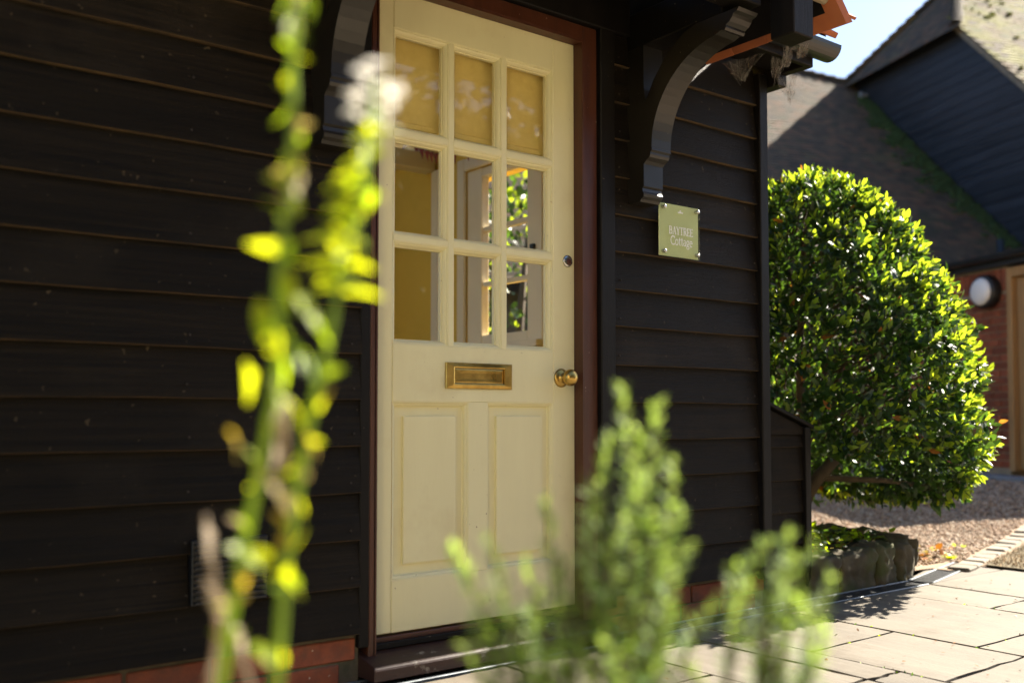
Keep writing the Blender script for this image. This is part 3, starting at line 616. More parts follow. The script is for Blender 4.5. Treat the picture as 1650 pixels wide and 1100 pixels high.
# roof of the canopy: two slopes with clay tiles, soffit boards, barge boards
CXm, CE, CZ, PT = 2.01, 1.03, 2.215, R(47)
cp, sp_ = math.cos(PT), math.sin(PT)
ridge_z = CZ+CE*math.tan(PT)
tcan = bxm(-.10, .10, -.082, .082, -.0065, .0065, .002, 'roof_tile'); tcan.materials.append(M['clay'])
for sgn in (1, -1):
    A = (CXm+sgn*(CE-.02), CZ+.012); B = (CXm, ridge_z+.0)
    nx, nz = sgn*sp_, cp
    prism('soffit', [A, B, (B[0]+0, B[1]+.03), (A[0]+nx*.02, A[1]+nz*.02)], 'y', -.60, .5, 'timber', can)
    # tiles, lowest courses as single tiles
    tm = Matrix(((sgn*cp, 0, nx, 0), (0, 1, 0, 0), (-sp_, 0, nz, 0), (0, 0, 0, 1)))
    for j in range(4):
        for k in range(5):
            dist = .10*j; c = Vector((CXm+sgn*CE, -.655+.083+.166*k+(.0 if j % 2 == 0 else .083), CZ))+Vector((-sgn*cp, 0, sp_))*(dist+.085)+Vector((nx, 0, nz))*(.014+.006)
            if k == 4 and j % 2: continue
            obj('roof_tile', tcan, can, None, Matrix.Translation(c) @ tm @ Matrix.Rotation(R(2), 4, 'Y') @ Matrix.Rotation(random.uniform(-.02, .02), 4, 'Z'))
    tileroof('roof_tiles', (CXm, -.65, ridge_z+.01), (0, 1, 0), (sgn*cp, 0, -sp_), 8, 12, lambda a, d: True, 'clay', can)
    ua = (CXm+sgn*(CE+.022), CZ-.004-.027*math.tan(PT)); ub = (CXm+sgn*.55, CZ+(CE-.55)*math.tan(PT))
    prism('undercloak', [ua, ub, (ub[0]+nx*.036, ub[1]+nz*.036), (ua[0]+nx*.036+sgn*.012, ua[1]+nz*.036-.010)], 'y', -.658, -.47, 'clay', can)
    # barge with its square foot
    prism('barge_board', [(CXm+sgn*.80, 2.32), (CXm+sgn*.78, 2.40), (CXm, ridge_z-.02), (CXm, ridge_z-.17)], 'y', -.625, -.601, 'timber', can)
    xf = sorted((CXm+sgn*.775, CXm+sgn*.885)); box('barge_foot', xf[0], xf[1], -.640, -.540, 2.092, 2.37, 'timber', can, .004)
box('mortar_fillet', 2.895, 3.0, -.640, -.603, 2.245, 2.285, 'mortar', can, .012, .008)
prism('gable_panel', [(CXm-.75, 2.30), (CXm+.75, 2.30), (CXm, ridge_z-.1)], 'y', -.56, -.53, 'timber', can)
# cobwebs under the eaves
web = thing('cobweb', 'dusty grey cobwebs hanging under the eaves beside the canopy', 'cobweb', (3.2, -.15, 2.2))
for A, B, Cc in (((3.12, -.032, 2.225), (3.2, -.203, 2.245), (3.2, -.077, 2.150)), ((3.2, -.213, 2.255), (3.25, -.277, 2.26), (3.3, -.164, 2.150)), ((3.15, -.322, 2.225), (3.25, -.3, 2.24), (3.3, -.208, 2.195)), ((3.2, -.322, 2.23), (3.25, -.372, 2.24), (3.3, -.292, 2.22)), ((3.36, -.14, 2.19), (3.40, -.20, 2.19), (3.45, -.13, 2.10))):
    A, B, Cc = Vector(A), Vector(B), Vector(Cc); P = []
    for i in range(16):
        s = A.lerp(B, random.random()); e = A.lerp(B, random.random()).lerp(Cc, random.uniform(.5, 1.15)); m_ = s.lerp(e, .5)+Vector((0, random.uniform(-.01, .01), -random.uniform(0, .012)))
        P.append(([s, m_, e], .00022))
    V, F = tubes(P, 3); obj('strands', pyd('strands', V, F), web, 'web')
    V, F = [], []; nu, nv = 12, 9; ph = random.uniform(0, 6)
    for i in range(nu+1):
        for j in range(nv+1):
            u_, v_ = i/nu, j/nv; p = A.lerp(B, u_).lerp(Cc.lerp(A.lerp(B, u_)+Vector((0, 0, -.03)), .25), v_)
            p += Vector((.012*math.sin(u_*9+ph), .010*math.cos(u_*7+v_*4+ph), -.012*math.sin(u_*math.pi)*v_)); V.append(p)
    for i in range(nu):
        for j in range(nv): a_ = i*(nv+1)+j; F.append((a_, a_+1, a_+nv+2, a_+nv+1))
    obj('veil', pyd('veil', V, F, True), web, 'veil')

# ------------------------------------------------------------------ name sign
sg = thing('name_sign', 'square sage green acrylic name sign with white lettering on black boards', 'sign', (2.853, -.035, 1.40))
SX0, SX1, SZ0, SZ1 = 2.739, 2.967, 1.401, 1.611
box('backing', SX0+.004, SX1-.004, -.0475, -.0435, SZ0+.004, SZ1-.004, 'signgreen', sg, .0008)
box('clear_plate', SX0, SX1, -.0545, -.0485, SZ0, SZ1, 'acrylic', sg, .001)
for x in (SX0+.024, SX1-.018):
    for z in (SZ0+.02, SZ1-.02):
        lathe('stud', [(.0075, -.018), (.0075, .006), (.0062, .009), (.003, .0098)], 'chrome', sg, Matrix.Translation((x, -.0550, z)) @ Matrix.Rotation(R(90), 4, 'X'), 16)
TK, TN = .17, .075
def arc(cx, cy, rx, ry, a0, a1, n=10): return [(cx+rx*math.cos(R(a0+(a1-a0)*i/n)), cy+ry*math.sin(R(a0+(a1-a0)*i/n))) for i in range(n+1)]
def sf(x, y, w=.34): return ([(x-w/2, y), (x+w/2, y)], TN)
G = {
 'B': (.72, [([(.15, 0), (.15, 1)], TK), ([(0, .965), (.36, .965)], TN), ([(0, .035), (.36, .035)], TN), (arc(.34, .745, .22, .22, 90, -90), .12), (arc(.36, .28, .27, .25, 90, -90), .13), ([(.15, .52), (.36, .52)], TN)]),
 'A': (.80, [([(.40, 1), (.13, 0)], TN), ([(.40, 1), (.68, 0)], TK), ([(.22, .36), (.56, .36)], TN), sf(.12, .035, .26), sf(.68, .035, .30)]),
 'Y': (.76, [([(.10, 1), (.38, .46)], TK), ([(.66, 1), (.38, .46)], TN), ([(.38, .5), (.38, 0)], TK), sf(.10, .965, .28), sf(.66, .965, .24), sf(.38, .035)]),
 'T': (.74, [([(.36, 0), (.36, 1)], TK), ([(.02, .965), (.70, .965)], TN), ([(.04, 1), (.04, .76)], TN), ([(.68, 1), (.68, .76)], TN), sf(.36, .035)]),
 'R': (.76, [([(.15, 0), (.15, 1)], TK), ([(0, .965), (.36, .965)], TN), sf(.15, .035, .32), (arc(.34, .74, .24, .225, 90, -90), .12), ([(.15, .515), (.36, .515)], TN), ([(.36, .5), (.68, .02)], TK)]),
 'E': (.68, [([(.15, 0), (.15, 1)], TK), ([(0, .965), (.60, .965)], TN), ([(0, .035), (.62, .035)], TN), ([(.15, .51), (.48, .51)], TN), ([(.58, 1), (.58, .78)], TN), ([(.60, 0), (.60, .24)], TN), ([(.47, .62), (.47, .40)], TN)]),
 'C': (.82, [(arc(.45, .5, .38, .48, 50, 310, 18), .12), ([(.72, 1), (.72, .72)], TN), ([(.72, .0), (.72, .16)], TN)]),
 'o': (.60, [(arc(.28, .33, .24, .32, 0, 360, 18), .11)]),
 't': (.42, [([(.18, .86), (.18, .12)], .13), (arc(.30, .13, .12, .11, 180, 290, 6), .09), ([(.02, .64), (.38, .64)], TN)]),
 'a': (.56, [(arc(.25, .46, .17, .19, 150, 0, 8), .09), ([(.42, .48), (.42, .04)], .13), (arc(.22, .19, .18, .17, 80, 330, 10), .10), ([(.40, .04), (.54, .06)], TN)]),
 'g': (.58, [(arc(.25, .42, .19, .22, 0, 360, 14), .10), ([(.36, .60), (.54, .64)], TN), ([(.16, .20), (.12, .08), (.40, .02)], .09), (arc(.26, -.14, .23, .16, 60, 420, 14), .09)]),
 'e': (.54, [(arc(.27, .33, .22, .32, 5, 310, 14), .10), ([(.07, .38), (.48, .38)], TN)]),
}
def text(s, x0, x1, zb, h):
    tot = sum(G[c][0] for c in s); k = (x1-x0)/tot; V, F = [], []; x = 0; li = 0
    for c in s:
        for pl, wd in G[c][1]:
            li += 1; yy = -.0548-.00003*(li % 9)
            for i in range(len(pl)-1):
                a = Vector((pl[i][0]+x, pl[i][1])); b = Vector((pl[i+1][0]+x, pl[i+1][1])); d = (b-a).normalized()*.01; q = Vector((-(b-a).y, (b-a).x)).normalized()*wd/2
                n = len(V)
                for p in (a-d-q, b+d-q, b+d+q, a-d+q): V.append((x0+p.x*k, yy-.000004*i, zb+p.y*h))
                F.append((n, n+1, n+2, n+3))
        x += G[c][0]
    return obj('lettering', pyd('lettering', V, F), sg, 'white')
text('BAYTREE', 2.790, 2.926, 1.4905, .030)
text('Cottage', 2.798, 2.922, 1.4500, .034)
V = []; 
for i, (dx, dz, r) in enumerate([(0, 0, .0055), (-.010, -.001, .004), (.010, -.001, .004), (0, .006, .0035)]):
    V.append((2.853+dx, dz+1.578, r))
tag(multibox('emblem', [(x-r, x+r, -.0556-.0002*i, -.0549, z-r*.6, z+r*.6) for i, (x, z, r) in enumerate(V)], 'white', sg, .0003))

# shapes of the foreground plants (metres)
STEMS= {'A': [(0.325, -1.856, 0.563), (0.327, -1.874, 0.628), (0.33, -1.892, 0.691), (0.339, -1.902, 0.753), (0.341, -1.919, 0.804), (0.341, -1.935, 0.853), (0.339, -1.935, 0.898), (0.34, -1.938, 0.943), (0.344, -1.944, 0.988), (0.345, -1.947, 1.033), (0.343, -1.947, 1.073), (0.339, -1.959, 1.099), (0.339, -1.96, 1.128), (0.337, -1.961, 1.173)], 'B': [(0.354, -1.904, 0.569), (0.356, -1.909, 0.63), (0.358, -1.913, 0.681), (0.364, -1.921, 0.742), (0.372, -1.93, 0.804), (0.378, -1.937, 0.839), (0.389, -1.935, 0.886), (0.401, -1.935, 0.934), (0.408, -1.942, 0.982), (0.418, -1.94, 1.026), (0.42, -1.943, 1.063), (0.421, -1.945, 1.084)], 'C': [(0.341, -1.791, 0.546), (0.346, -1.799, 0.608), (0.341, -1.797, 0.658), (0.334, -1.795, 0.709)], 'D': [(0.358, -1.831, 0.574), (0.347, -1.825, 0.612), (0.335, -1.817, 0.639), (0.328, -1.812, 0.653)], 'E': [(0.371, -1.876, 0.75), (0.371, -1.878, 0.788), (0.372, -1.881, 0.814)]}
LEAVES= [((0.329, -1.951, 1.113), (0.342, -1.955, 1.161), 0.0167, 'g'), ((0.349, -1.967, 1.109), (0.346, -1.949, 1.159), 0.0128, 'g'), ((0.335, -1.955, 1.091), (0.351, -1.947, 1.131), 0.0177, 'y'), ((0.343, -1.947, 1.058), (0.348, -1.916, 1.035), 0.012, 'g'), ((0.344, -1.946, 1.043), (0.36, -1.94, 1.017), 0.013, 'p'), ((0.341, -1.943, 1.013), (0.347, -1.914, 0.989), 0.012, 'y'), ((0.345, -1.946, 1.008), (0.344, -1.979, 0.974), 0.013, 'p'), ((0.343, -1.943, 0.983), (0.326, -1.933, 0.995), 0.015, 'y'), ((0.345, -1.943, 0.968), (0.359, -1.923, 1.004), 0.015, 'p'), ((0.346, -1.944, 0.958), (0.355, -1.941, 0.985), 0.015, 'y'), ((0.34, -1.938, 0.933), (0.33, -1.9, 0.94), 0.014, 'y'), ((0.341, -1.938, 0.923), (0.34, -1.967, 0.936), 0.017, 'g'), ((0.34, -1.937, 0.918), (0.349, -1.944, 0.883), 0.018, 'y'), ((0.347, -1.942, 0.898), (0.361, -1.97, 0.872), 0.02, 'y'), ((0.356, -1.935, 0.884), (0.384, -1.952, 0.859), 0.0182, 'g'), ((0.326, -1.925, 0.893), (0.335, -1.924, 0.854), 0.02, 'y'), ((0.33, -1.927, 0.863), (0.336, -1.967, 0.844), 0.0229, 'y'), ((0.342, -1.936, 0.863), (0.352, -1.964, 0.838), 0.015, 'g'), ((0.357, -1.934, 0.854), (0.367, -1.957, 0.828), 0.0151, 'g'), ((0.344, -1.924, 0.854), (0.365, -1.906, 0.814), 0.0131, 'g'), ((0.319, -1.917, 0.843), (0.333, -1.906, 0.809), 0.017, 'y'), ((0.332, -1.927, 0.833), (0.341, -1.957, 0.803), 0.02, 'y'), ((0.348, -1.925, 0.814), (0.377, -1.923, 0.788), 0.0162, 'y'), ((0.313, -1.896, 0.788), (0.318, -1.927, 0.764), 0.0151, 'o'), ((0.324, -1.904, 0.773), (0.343, -1.908, 0.745), 0.0172, 'y'), ((0.335, -1.912, 0.753), (0.34, -1.943, 0.74), 0.0151, 'p'), ((0.354, -1.913, 0.737), (0.347, -1.945, 0.725), 0.0153, 'p'), ((0.36, -1.918, 0.737), (0.383, -1.906, 0.717), 0.0184, 'y'), ((0.367, -1.925, 0.783), (0.372, -1.95, 0.764), 0.0123, 'o'), ((0.372, -1.931, 0.814), (0.355, -1.938, 0.784), 0.0123, 'y'), ((0.371, -1.929, 0.788), (0.378, -1.896, 0.751), 0.0143, 'y'), ((0.363, -1.92, 0.737), (0.366, -1.892, 0.694), 0.0153, 'y'), ((0.36, -1.916, 0.707), (0.348, -1.922, 0.688), 0.0143, 'o'), ((0.318, -1.882, 0.691), (0.361, -1.88, 0.672), 0.0204, 'y'), ((0.35, -1.906, 0.678), (0.334, -1.892, 0.691), 0.0153, 'y'), ((0.325, -1.888, 0.678), (0.336, -1.881, 0.648), 0.0174, 'o'), ((0.347, -1.904, 0.668), (0.366, -1.94, 0.659), 0.0174, 'y'), ((0.356, -1.911, 0.671), (0.382, -1.897, 0.646), 0.0143, 'g'), ((0.339, -1.895, 0.607), (0.369, -1.902, 0.589), 0.0184, 'y'), ((0.335, -1.892, 0.609), (0.363, -1.877, 0.598), 0.0133, 'y'), ((0.337, -1.795, 0.667), (0.354, -1.776, 0.631), 0.0168, 'd'), ((0.332, -1.815, 0.645), (0.342, -1.837, 0.62), 0.0187, 'd'), ((0.344, -1.823, 0.617), (0.359, -1.843, 0.592), 0.0187, 'd'), ((0.364, -1.872, 0.788), (0.361, -1.894, 0.751), 0.0139, 'd'), ((0.37, -1.878, 0.809), (0.357, -1.894, 0.783), 0.0139, 'd'), ((0.334, -1.794, 0.703), (0.332, -1.824, 0.673), 0.0123, 'd'), ((0.343, -1.796, 0.591), (0.338, -1.805, 0.56), 0.0168, 'd'), ((0.396, -1.929, 0.902), (0.429, -1.953, 0.904), 0.0107, 'y'), ((0.396, -1.929, 0.906), (0.4, -1.891, 0.923), 0.0092, 'y'), ((0.396, -1.929, 0.903), (0.391, -1.892, 0.914), 0.0113, 'y'), ((0.397, -1.93, 0.91), (0.416, -1.943, 0.909), 0.0144, 'y'), ((0.398, -1.932, 0.919), (0.42, -1.893, 0.931), 0.0119, 'g'), ((0.399, -1.932, 0.92), (0.373, -1.902, 0.935), 0.011, 'y'), ((0.4, -1.933, 0.925), (0.414, -1.954, 0.926), 0.0124, 'y'), ((0.399, -1.933, 0.924), (0.416, -1.966, 0.923), 0.0107, 'y'), ((0.399, -1.932, 0.921), (0.364, -1.941, 0.918), 0.0117, 'y'), ((0.401, -1.934, 0.932), (0.361, -1.936, 0.923), 0.0132, 'y'), ((0.4, -1.933, 0.926), (0.38, -1.906, 0.922), 0.0142, 'y'), ((0.4, -1.933, 0.929), (0.4, -1.906, 0.952), 0.0122, 'y'), ((0.401, -1.934, 0.933), (0.394, -1.958, 0.935), 0.0098, 'y'), ((0.402, -1.936, 0.94), (0.373, -1.898, 0.959), 0.0145, 'y'), ((0.401, -1.935, 0.935), (0.381, -1.951, 0.931), 0.0116, 'y'), ((0.403, -1.937, 0.948), (0.4, -1.971, 0.941), 0.0143, 'y'), ((0.403, -1.937, 0.95), (0.379, -1.916, 0.958), 0.0118, 'y'), ((0.403, -1.936, 0.945), (0.39, -1.971, 0.949), 0.0133, 'y'), ((0.404, -1.937, 0.95), (0.373, -1.956, 0.945), 0.0146, 'y'), ((0.403, -1.937, 0.948), (0.402, -1.912, 0.968), 0.0116, 'y'), ((0.405, -1.939, 0.959), (0.414, -1.914, 0.97), 0.0128, 'y'), ((0.405, -1.939, 0.961), (0.375, -1.951, 0.971), 0.0109, 'y'), ((0.405, -1.938, 0.957), (0.375, -1.963, 0.968), 0.0119, 'g'), ((0.405, -1.939, 0.958), (0.423, -1.922, 0.98), 0.0105, 'y'), ((0.406, -1.94, 0.964), (0.393, -1.958, 0.974), 0.0122, 'y'), ((0.407, -1.941, 0.972), (0.374, -1.931, 0.971), 0.0146, 'y'), ((0.407, -1.942, 0.977), (0.39, -1.914, 0.978), 0.0129, 'y'), ((0.406, -1.94, 0.969), (0.421, -1.956, 0.985), 0.0095, 'y'), ((0.408, -1.942, 0.978), (0.385, -1.934, 0.979), 0.0127, 'y'), ((0.408, -1.942, 0.979), (0.427, -1.913, 0.98), 0.0112, 'y'), ((0.408, -1.942, 0.979), (0.412, -1.975, 0.982), 0.0145, 'g'), ((0.408, -1.943, 0.984), (0.434, -1.944, 0.99), 0.0122, 'y'), ((0.408, -1.943, 0.984), (0.393, -1.912, 0.999), 0.011, 'y'), ((0.41, -1.944, 0.995), (0.403, -1.917, 0.998), 0.0097, 'y'), ((0.41, -1.944, 0.996), (0.415, -1.96, 0.99), 0.0122, 'g'), ((0.41, -1.944, 0.996), (0.411, -1.91, 1.011), 0.0114, 'y'), ((0.41, -1.945, 0.999), (0.389, -1.924, 1.004), 0.0138, 'y'), ((0.41, -1.945, 1.001), (0.424, -1.915, 1.015), 0.0113, 'y'), ((0.41, -1.945, 0.999), (0.415, -1.911, 1.003), 0.009, 'g'), ((0.41, -1.945, 1.001), (0.418, -1.931, 1.002), 0.0112, 'y'), ((0.411, -1.946, 1.009), (0.422, -1.916, 1.032), 0.0103, 'y'), ((0.411, -1.946, 1.008), (0.398, -1.961, 1.01), 0.0146, 'g'), ((0.411, -1.946, 1.013), (0.386, -1.948, 1.006), 0.0133, 'y'), ((0.412, -1.947, 1.02), (0.395, -1.965, 1.027), 0.0091, 'y'), ((0.412, -1.948, 1.022), (0.4, -1.968, 1.011), 0.0104, 'y'), ((0.412, -1.947, 1.021), (0.435, -1.946, 1.024), 0.0114, 'y'), ((0.412, -1.948, 1.025), (0.391, -1.965, 1.028), 0.0138, 'y'), ((0.413, -1.948, 1.029), (0.393, -1.963, 1.039), 0.0116, 'y'), ((0.413, -1.949, 1.034), (0.433, -1.964, 1.043), 0.0126, 'y'), ((0.413, -1.948, 1.029), (0.43, -1.943, 1.041), 0.0118, 'y'), ((0.413, -1.949, 1.036), (0.403, -1.929, 1.033), 0.0131, 'y'), ((0.413, -1.949, 1.035), (0.407, -1.971, 1.024), 0.0131, 'y'), ((0.413, -1.949, 1.035), (0.404, -1.958, 1.047), 0.0102, 'y'), ((0.414, -1.95, 1.042), (0.428, -1.947, 1.063), 0.0098, 'g'), ((0.339, -1.96, 1.114), (0.338, -1.969, 1.114), 0.0081, 'p'), ((0.342, -1.951, 1.081), (0.35, -1.953, 1.089), 0.0089, 'y'), ((0.339, -1.96, 1.123), (0.333, -1.95, 1.133), 0.0078, 'p'), ((0.342, -1.951, 1.082), (0.354, -1.955, 1.088), 0.0085, 'y'), ((0.34, -1.957, 1.096), (0.347, -1.969, 1.098), 0.0062, 'g'), ((0.339, -1.959, 1.102), (0.334, -1.971, 1.1), 0.0068, 'p'), ((0.343, -1.947, 1.069), (0.34, -1.937, 1.072), 0.0073, 'y'), ((0.345, -1.946, 1.029), (0.353, -1.947, 1.038), 0.0069, 'g'), ((0.343, -1.947, 1.064), (0.344, -1.931, 1.071), 0.0089, 'y'), ((0.344, -1.944, 0.996), (0.351, -1.956, 1.006), 0.009, 'y'), ((0.343, -1.942, 0.973), (0.331, -1.95, 0.974), 0.0085, 'p'), ((0.344, -1.945, 0.998), (0.347, -1.928, 1.016), 0.0092, 'g'), ((0.339, -1.96, 1.123), (0.339, -1.975, 1.131), 0.0076, 'p'), ((0.344, -1.947, 1.057), (0.331, -1.947, 1.066), 0.0076, 'y'), ((0.339, -1.961, 1.141), (0.346, -1.955, 1.152), 0.0096, 'p'), ((0.344, -1.945, 1.012), (0.354, -1.953, 1.025), 0.0085, 'g'), ((0.34, -1.955, 1.09), (0.333, -1.947, 1.099), 0.0062, 'g'), ((0.344, -1.944, 0.992), (0.335, -1.934, 0.996), 0.0093, 'p'), ((0.345, -1.946, 1.028), (0.358, -1.953, 1.037), 0.009, 'p'), ((0.343, -1.943, 0.979), (0.333, -1.952, 0.985), 0.0098, 'y'), ((0.341, -1.932, 0.847), (0.341, -1.914, 0.854), 0.012, 'y'), ((0.34, -1.938, 0.937), (0.352, -1.945, 0.94), 0.009, 'g'), ((0.341, -1.935, 0.863), (0.352, -1.925, 0.867), 0.0119, 'g'), ((0.34, -1.938, 0.943), (0.349, -1.922, 0.967), 0.0102, 'g'), ((0.341, -1.935, 0.856), (0.346, -1.918, 0.867), 0.0104, 'y'), ((0.342, -1.941, 0.961), (0.322, -1.934, 0.974), 0.0087, 'y'), ((0.341, -1.935, 0.857), (0.351, -1.917, 0.863), 0.0093, 'y'), ((0.34, -1.935, 0.868), (0.325, -1.922, 0.872), 0.0111, 'g'), ((0.339, -1.937, 0.921), (0.35, -1.941, 0.935), 0.0079, 'g'), ((0.34, -1.938, 0.939), (0.35, -1.92, 0.963), 0.0074, 'y'), ((0.34, -1.935, 0.876), (0.342, -1.95, 0.876), 0.0097, 'g'), ((0.339, -1.935, 0.903), (0.333, -1.953, 0.905), 0.007, 'g'), ((0.328, -1.881, 0.655), (0.335, -1.904, 0.671), 0.0067, 'o'), ((0.34, -1.913, 0.785), (0.334, -1.932, 0.793), 0.0066, 'y'), ((0.331, -1.894, 0.702), (0.319, -1.907, 0.724), 0.0089, 'g'), ((0.34, -1.914, 0.79), (0.333, -1.922, 0.794), 0.0072, 'g'), ((0.327, -1.869, 0.611), (0.343, -1.872, 0.618), 0.0094, 'y'), ((0.326, -1.868, 0.608), (0.312, -1.877, 0.624), 0.0081, 'y'), ((0.328, -1.879, 0.646), (0.319, -1.889, 0.661), 0.0078, 'y'), ((0.336, -1.899, 0.735), (0.337, -1.886, 0.741), 0.0075, 'y'), ((0.34, -1.914, 0.79), (0.334, -1.93, 0.793), 0.0063, 'y'), ((0.327, -1.873, 0.624), (0.319, -1.861, 0.637), 0.0063, 'd'), ((0.333, -1.895, 0.712), (0.33, -1.88, 0.712), 0.0085, 'y'), ((0.328, -1.879, 0.646), (0.342, -1.879, 0.649), 0.0091, 'o'), ((0.328, -1.877, 0.638), (0.319, -1.863, 0.644), 0.008, 'y'), ((0.332, -1.894, 0.705), (0.323, -1.88, 0.717), 0.01, 'd'), ((0.365, -1.922, 0.75), (0.356, -1.915, 0.753), 0.0105, 'y'), ((0.377, -1.935, 0.832), (0.393, -1.948, 0.839), 0.0097, 'g'), ((0.368, -1.926, 0.775), (0.377, -1.915, 0.779), 0.009, 'g'), ((0.357, -1.911, 0.661), (0.353, -1.928, 0.677), 0.0103, 'y'), ((0.361, -1.916, 0.706), (0.355, -1.903, 0.718), 0.0086, 'y'), ((0.384, -1.936, 0.867), (0.377, -1.916, 0.876), 0.0109, 'g'), ((0.365, -1.922, 0.749), (0.353, -1.909, 0.753), 0.0072, 'y'), ((0.383, -1.936, 0.864), (0.367, -1.938, 0.88), 0.0063, 'y'), ((0.361, -1.917, 0.709), (0.347, -1.908, 0.72), 0.0097, 'o'), ((0.355, -1.906, 0.594), (0.353, -1.929, 0.616), 0.0096, 'y'), ((0.357, -1.91, 0.651), (0.353, -1.892, 0.662), 0.0088, 'g'), ((0.373, -1.931, 0.808), (0.389, -1.94, 0.822), 0.0105, 'o'), ((0.372, -1.93, 0.802), (0.379, -1.944, 0.813), 0.0065, 'y'), ((0.359, -1.914, 0.69), (0.372, -1.932, 0.707), 0.0104, 'y'), ((0.365, -1.922, 0.747), (0.376, -1.922, 0.753), 0.0102, 'o'), ((0.368, -1.926, 0.775), (0.38, -1.935, 0.78), 0.0095, 'y')]
FLORETS= [(0.422, -1.941, 1.098), (0.407, -1.954, 1.082), (0.41, -1.933, 1.07), (0.409, -1.94, 1.056), (0.427, -1.964, 1.072), (0.424, -1.958, 1.062), (0.43, -1.93, 1.052), (0.431, -1.944, 1.042)]
SHOOTS= [((0.536, -1.893, 0.672), (0.573, -1.915, 0.551)), ((0.572, -1.902, 0.68), (0.6, -1.917, 0.553)), ((0.616, -1.937, 0.72), (0.632, -1.941, 0.553)), ((0.54, -1.923, 0.609), (0.572, -1.945, 0.535)), ((0.608, -1.969, 0.665), (0.623, -1.974, 0.538)), ((0.726, -1.927, 0.829), (0.737, -1.923, 0.584)), ((0.744, -1.961, 0.811), (0.744, -1.948, 0.588)), ((0.692, -1.949, 0.779), (0.707, -1.949, 0.555)), ((0.759, -1.92, 0.785), (0.763, -1.91, 0.546)), ((0.76, -1.969, 0.753), (0.747, -1.949, 0.549)), ((0.744, -1.996, 0.705), (0.724, -1.971, 0.532)), ((0.667, -1.957, 0.731), (0.686, -1.962, 0.537)), ((0.682, -1.989, 0.732), (0.685, -1.98, 0.511)), ((0.645, -1.958, 0.685), (0.666, -1.965, 0.511)), ((0.725, -2.019, 0.673), (0.697, -1.989, 0.511)), ((0.731, -1.974, 0.68), (0.721, -1.957, 0.499)), ((0.775, -2.037, 0.655), (0.772, -2.027, 0.525)), ((0.79, -2.016, 0.618), (0.79, -2.01, 0.499)), ((0.819, -2.042, 0.675), (0.821, -2.036, 0.53)), ((0.814, -2.068, 0.684), (0.809, -2.057, 0.537)), ((0.821, -2.093, 0.673), (0.805, -2.074, 0.529)), ((0.85, -2.094, 0.64), (0.824, -2.067, 0.512)), ((0.782, -2.061, 0.625), (0.785, -2.057, 0.511)), ((0.799, -2.094, 0.628), (0.788, -2.08, 0.516)), ((0.867, -2.074, 0.593), (0.842, -2.05, 0.499)), ((0.81, -2.03, 0.586), (0.813, -2.026, 0.48)), ((0.595, -1.915, 0.61), (0.616, -1.927, 0.523)), ((0.639, -1.899, 0.618), (0.652, -1.904, 0.512)), ((0.572, -1.916, 0.581), (0.597, -1.932, 0.516)), ((0.567, -1.872, 0.573), (0.603, -1.896, 0.506)), ((0.628, -1.941, 0.601), (0.64, -1.945, 0.505)), ((0.652, -1.96, 0.613), (0.659, -1.96, 0.505)), ((0.647, -2.008, 0.649), (0.65, -2.004, 0.517)), ((0.688, -2.008, 0.616), (0.681, -1.997, 0.51)), ((0.716, -2.009, 0.607), (0.7, -1.991, 0.505)), ((0.631, -1.885, 0.654), (0.652, -1.894, 0.522)), ((0.705, -1.987, 0.743), (0.705, -1.977, 0.549)), ((0.848, -2.032, 0.632), (0.847, -2.024, 0.505)), ((0.616, -1.981, 0.586), (0.628, -1.986, 0.506)), ((0.589, -1.96, 0.581), (0.605, -1.968, 0.506)), ((0.627, -2.02, 0.592), (0.633, -2.021, 0.514)), ((0.676, -2.027, 0.575), (0.669, -2.017, 0.495))]

# ================================================================== BESIDE THE COTTAGE
# low boarded lean-to bin against the corner
bn = thing('storage_bin', 'low black boarded storage bin with sloping lid at the cottage corner', 'storage bin', (3.58, .25, 0))
prism('body', [(3.4195, -.03), (3.742, -.03), (3.742, .745), (3.4195, .850)], 'y', .040, .52, 'timber', bn)
for z0, z1 in ((.02, .230), (.232, .370), (.371, .510), (.512, .655), (.656, .708)):
    board('weatherboard', 3.4195, 3.710, z0, z1-z0, 'board', bn, y=.042, face=.026, top=.012, lap=.004, back=.003)
prism('weatherboard', [(3.4195, .712), (3.710, .712), (3.710, .742), (3.4195, .838)], 'y', .020, .038, 'board', bn)
box('corner_board', 3.711, 3.750, .004, .055, -.02, .742, 'timber', bn, .003)
prism('lid', [(3.415, .852), (3.775, .735), (3.779, .750), (3.415, .870)], 'y', .004, .54, 'timber', bn, .003)

